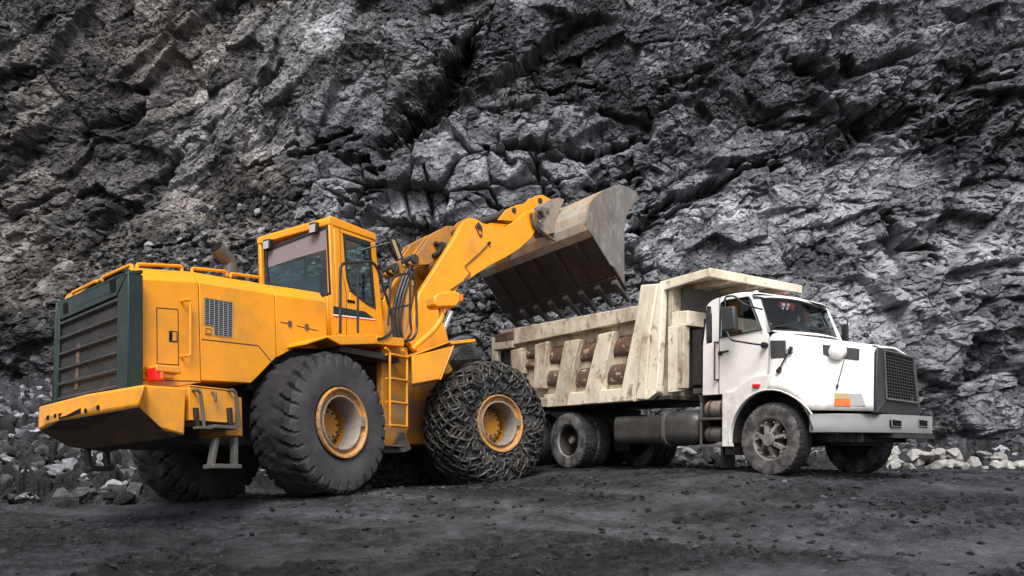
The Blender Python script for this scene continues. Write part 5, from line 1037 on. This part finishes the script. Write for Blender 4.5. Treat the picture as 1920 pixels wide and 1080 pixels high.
# tank, air tanks, steps, mudflap
q = T('y', -1.18, (1152, 785), (1305, 775)); 
def rbox(x, y0, y1, z0, z1, r=.12, n=5):
    out = []
    for (cy_, cz_, a0) in ((y1-r, z1-r, 0), (y0+r, z1-r, 90), (y0+r, z0+r, 180), (y1-r, z0+r, 270)):
        for i in range(n+1): a = math.radians(a0+90*i/n); out.append((x, cy_+r*math.cos(a), cz_+r*math.sin(a)))
    return out
b = MB('T'); b.loft([rbox(-3.28, -1.17, -.6, .50, .93), rbox(-3.25, -1.2, -.58, .48, .95), rbox(-2.16, -1.2, -.58, .48, .96), rbox(-2.13, -1.23, -.56, .45, 1.00, .2), rbox(-1.55, -1.23, -.56, .45, 1.02, .24), rbox(-1.42, -1.18, -.60, .50, .98, .22), rbox(-1.36, -1.08, -.66, .58, .90, .14)], 'tank'); tk = b.build('fuel_tank', TK)
for x in (-2.09,): b = MB('T'); b.loft([rbox(x, -1.245, -.54, .435, 1.015, .18), rbox(x+.07, -1.245, -.54, .435, 1.02, .18)], 'grimy'); b.build('tank_strap', tk, .006)
b = MB('T'); p = T('y', -1.05, (1217, 777))[0]; b.cyl(p, p+Vector((-.01, -.02, .05)), .05, 'chrome', 14); b.build('tank_cap', tk)
for (z, r) in ((1.02, .13), (.62, .12)):
    a = T('y', -1.08, (1332, 760))[0]; b = MB('T'); b.tube([(-1.28, -1.02, z), (-1.24, -1.02, z), (-.88, -1.02, z), (-.84, -1.02, z)], [r*.8, r, r, r*.8], 'grimy' if z < 1 else 'rimgrey', 20); 
    for x in (-1.16, -.93): b.tube(arc((x, -1.02, z), r+.008, 0, 345, 20, 'yz'), .012, 'under', 4, True)
    b.build('air_tank', TK)
b = MB('T')
for z in (.86, .44): b.box((-1.33, -1.18, z-.02), (-.84, -.9, z+.02), 'grimy')
b.box((-1.33, -1.17, .44), (-1.30, -1.14, 1.12), 'grimy'); b.build('cab_step', TK, .006)
b = MB('T'); b.box((-.92, -1.16, .10), (-.88, -.86, .46), 'black'); b.box((-.80, -1.2, .3), (-.72, -.85, 1.1), 'black'); b.build('mudflap', TK, .006)
b = MB('T'); pass

# ------------------------------------------------------------------ people and ornaments
def skinned(name, pts, edges, rad, mat, fr, parent=None, label=None, cat=None, group=None, sub=2):
    me = bpy.data.meshes.new(name); me.from_pydata([Vector(p) for p in pts], edges, []); o = bpy.data.objects.new(name, me); COL.objects.link(o)
    s = o.modifiers.new('skin', 'SKIN'); s.use_smooth_shade = True
    for i, v in enumerate(me.skin_vertices[0].data): v.radius = (rad[i], rad[i]) if not isinstance(rad[i], tuple) else rad[i]; v.use_root = i == 0
    u = o.modifiers.new('sub', 'SUBSURF'); u.levels = u.render_levels = sub; me.materials.append(M[mat]); place(o, fr, parent); tag(o, label, cat, group); return o
def person(fr, hip, yawdir, label, top, headmat, hair, hands, lean=.05, headturn=0., capm=None):
    """seated figure; hip position, facing +x of the frame"""
    h = Vector(hip); P = [h, h+Vector((lean*.4, 0, .20)), h+Vector((lean, 0, .42)), h+Vector((lean*1.1, 0, .54)), h+Vector((lean*1.4, 0, .60))]
    E = [(0, 1), (1, 2), (2, 3), (3, 4)]; R = [(.15, .12), (.15, .11), (.16, .11), (.06, .06), (.055, .055)]
    for s, hd in zip((-1, 1), hands):
        sh = h+Vector((lean, s*.19, .46)); hd = Vector(hd); el = (sh+hd)/2+Vector((-.02, s*.06, -.14)); k = len(P)
        P += [sh, el, hd]; E += [(2, k), (k, k+1), (k+1, k+2)]; R += [.065, .048, .032]
    for s in (-1, 1): k = len(P); P += [h+Vector((.05, s*.10, -.02)), h+Vector((.45, s*.14, .02)), h+Vector((.55, s*.14, -.38))]; E += [(0, k), (k, k+1), (k+1, k+2)]; R += [.09, .07, .05]
    body = skinned('person', P, E, R, top, fr, None, label, 'person')
    ne = P[4]; ct, st_ = math.cos(headturn), math.sin(headturn)
    def hp(x, y, z): return ne+Vector((x*ct-y*st_, x*st_+y*ct, z))
    # head: stacked sections, face forward
    b = MB(fr); secs = []
    for (z, rx0, rx1, ry) in ((-.02, .055, .05, .05), (.02, .07, .075, .055), (.06, .078, .098, .066), (.10, .085, .105, .073), (.135, .090, .100, .076), (.17, .092, .094, .077), (.21, .085, .08, .068), (.245, .055, .05, .045), (.258, .015, .015, .015)):
        secs.append([hp((rx1 if math.cos(a) > 0 else rx0)*math.cos(a)+.012, ry*math.sin(a), z) for a in [i*math.pi/10 for i in range(20)]])
    b.loft(secs, headmat); b.tube([hp(.10, 0, .15), hp(.128, 0, .105), hp(.10, 0, .095)], [.010, .015, .012], headmat, 8)
    for s in (-1, 1):
        b.tube([hp(.0, s*.078, .10), hp(.0, s*.086, .13), hp(-.01, s*.084, .155)], [.010, .013, .010], headmat, 6); b.cyl(hp(.093, s*.032, .135), hp(.105, s*.032, .135), .011, 'hair', 8)
    b.tube([hp(.104, -.022, .062), hp(.110, 0, .060), hp(.104, .022, .062)], .006, 'rust', 6); b.build('head', body)
    b = MB(fr); secs = []
    for (z, g_) in ((.13, 1.06), (.17, 1.08), (.21, 1.10), (.245, 1.15), (.27, .5)):
        rx = {.13: .09, .17: .094, .21: .085, .245: .055, .27: .02}[z]; lo_ = .5 if z < .17 else 1
        secs.append([hp(rx*g_*math.cos(a)*(lo_ if math.cos(a) > 0 else 1)+.006, rx*g_*.86*math.sin(a), z) for a in [i*math.pi/10 for i in range(20)]])
    b.loft(secs, capm or hair)
    if capm: b.prism([hp(.08, -.06, .17), hp(.17, -.035, .16), hp(.17, .035, .16), hp(.08, .06, .17)], (0, 0, .012), capm)
    b.build('cap' if capm else 'hair', body)
    for s, hd in zip((-1, 1), hands):
        hd = Vector(hd); d = Vector((1, 0, -.1)).normalized(); b = MB(fr); up = Vector((0, 0, 1)); sd_ = Vector((0, 1, 0))
        secs = [[hd+d*x+sd_*(w*math.cos(a))+up*(t_*math.sin(a)) for a in [i*math.pi/4 for i in range(8)]] for x, w, t_ in ((-.01, .028, .022), (.04, .038, .018), (.085, .040, .015))]; b.loft(secs, headmat)
        for f_, (ln, of) in enumerate(((.065, -.030), (.078, -.010), (.072, .010), (.056, .029))):
            r0 = hd+d*.08+sd_*of; b.tube([r0, r0+d*ln*.5+up*.004, r0+d*ln*.8-up*.022, r0+d*ln*.75-up*.045], [.009, .009, .008, .007], headmat, 6)
        b.tube([hd+d*.03-sd_*s*.03, hd+d*.06-sd_*s*.055-up*.01, hd+d*.085-sd_*s*.05-up*.03], [.011, .010, .008], headmat, 6); b.build('hand', body)
    return body
hp_ = U1('R', 'y', -.15, 588, 500)
person('R', (1.12, -.36, 3.10), 0, 'dark seated figure seen through the rear window of the yellow loader cab', 'cloth', 'skin', 'hair', ((1.52, -.50, 3.32), (1.52, -.16, 3.32)), capm='cap')
person('T', (-.98, .52, 1.88), 0, 'driver in a grey shirt sitting behind the windscreen of the white truck', 'shirt', 'skin', 'hair', ((-.52, .36, 2.14), (-.50, .74, 2.14)), headturn=-.5, lean=.25)
# tassels and small dolls hanging behind the windscreen
orn = root('hanging_ornaments', 'T', 'cluster of red and white ornaments hanging behind the truck windscreen', 'ornaments')
for (dy, dz, r, m) in ((-.16, 0, .035, 'red'), (-.10, -.02, .04, 'stripe'), (-.05, .01, .035, 'red'), (0, -.01, .042, 'stripe'), (.06, .005, .036, 'red'), (.12, -.01, .04, 'red')):
    p = Vector((-.38, -.28+dy*1.1, 2.62+dz)); b = MB('T'); b.tube([p+Vector((0, 0, .16)), p+Vector((0, 0, r))], .004, 'red', 4)
    b.lathe([(.001, r), (r*.7, r*.7), (r, 0), (r*.8, -r*.7), (r*.45, -r), (r*.5, -r*1.6), (.001, -r*1.7)], p, m, 14, ax=2); b.build('tassel' if m == 'red' else 'doll', orn)

# ------------------------------------------------------------------ rocks one can tell apart
def rock_obj(name, p, s, seed, label, group=None, mat=PALE, tone=.5):
    r = random.Random(seed); v, f = rock_shape(seed+900, r.choice([12, 15, 18]), (1, r.uniform(.7, .95), r.uniform(.55, .8)))
    me = bpy.data.meshes.new(name); me.from_pydata([tuple(q*s) for q in v], [], f)
    for nm, val in (('tone', tone), ('warm', .15)): at = me.attributes.new(nm, 'FLOAT', 'POINT'); at.data.foreach_set('value', np.full(len(v), val, dtype=np.float32))
    me.materials.append(mat); o = bpy.data.objects.new(name, me); COL.objects.link(o); o.location = p; o.rotation_euler = (r.uniform(-.3, .3), r.uniform(-.3, .3), r.uniform(0, 6.3))
    bv = o.modifiers.new('bevel', 'BEVEL'); bv.width = s*.06; bv.segments = 1; tag(o, label, 'rock', group); return o
def ray_ground(px, py):
    d = np.array([(px-960)/FPX, 1., (HOR-py)/FPX])
    for t_ in np.arange(9, 23, .02):
        p = np.array([0, 0, CAMH])+t_*d
        if float(G(p[0], p[1]))+float(mound(p[0], p[1])) > p[2]: return p
    return p
r_ = random.Random(5)
for k in range(46):
    px = 1672+r_.random()*248; x = (px-960)/FPX*17.0; y = 17.0+r_.uniform(-.5, .8); x = (px-960)/FPX*y
    s = r_.choice([.10, .13, .16, .2, .24])*(1.1 if px < 1800 else .85); z = float(G(x, y))+float(mound(np.array(x), np.array(y)))+s*.35+r_.choice([0, 0, .12, .24])*(1 if y > 17.1 else 0)
    rock_obj('pale_rock', (x, y, z), s, 100+k, 'pale broken rock in the low row lying at the cliff foot behind the truck bumper', 'pale rocks at the cliff foot on the right', tone=.42+.3*r_.random())

for px, py, y, s_, lab in ((868, 664, 19.2, .62, 'large grey boulder showing between the yellow front fender and the tipper tailgate'), (146, 884, 14.6, .26, 'flat pale grey boulder on the ground beside the rear hanging step'), (120, 905, 14.4, .16, 'pale stone at the front edge of the rubble left of the loader'), (1292, 848, 19.0, .2, 'white block of rock seen under the truck between tank and mudflap')):
    x = (px-960)/FPX*y; z = CAMH+(HOR-py)/FPX*y; rock_obj('boulder', (x, y, z), s_, 700+px, lab, mat=PALE if s_ < .5 else PILE, tone=.5)
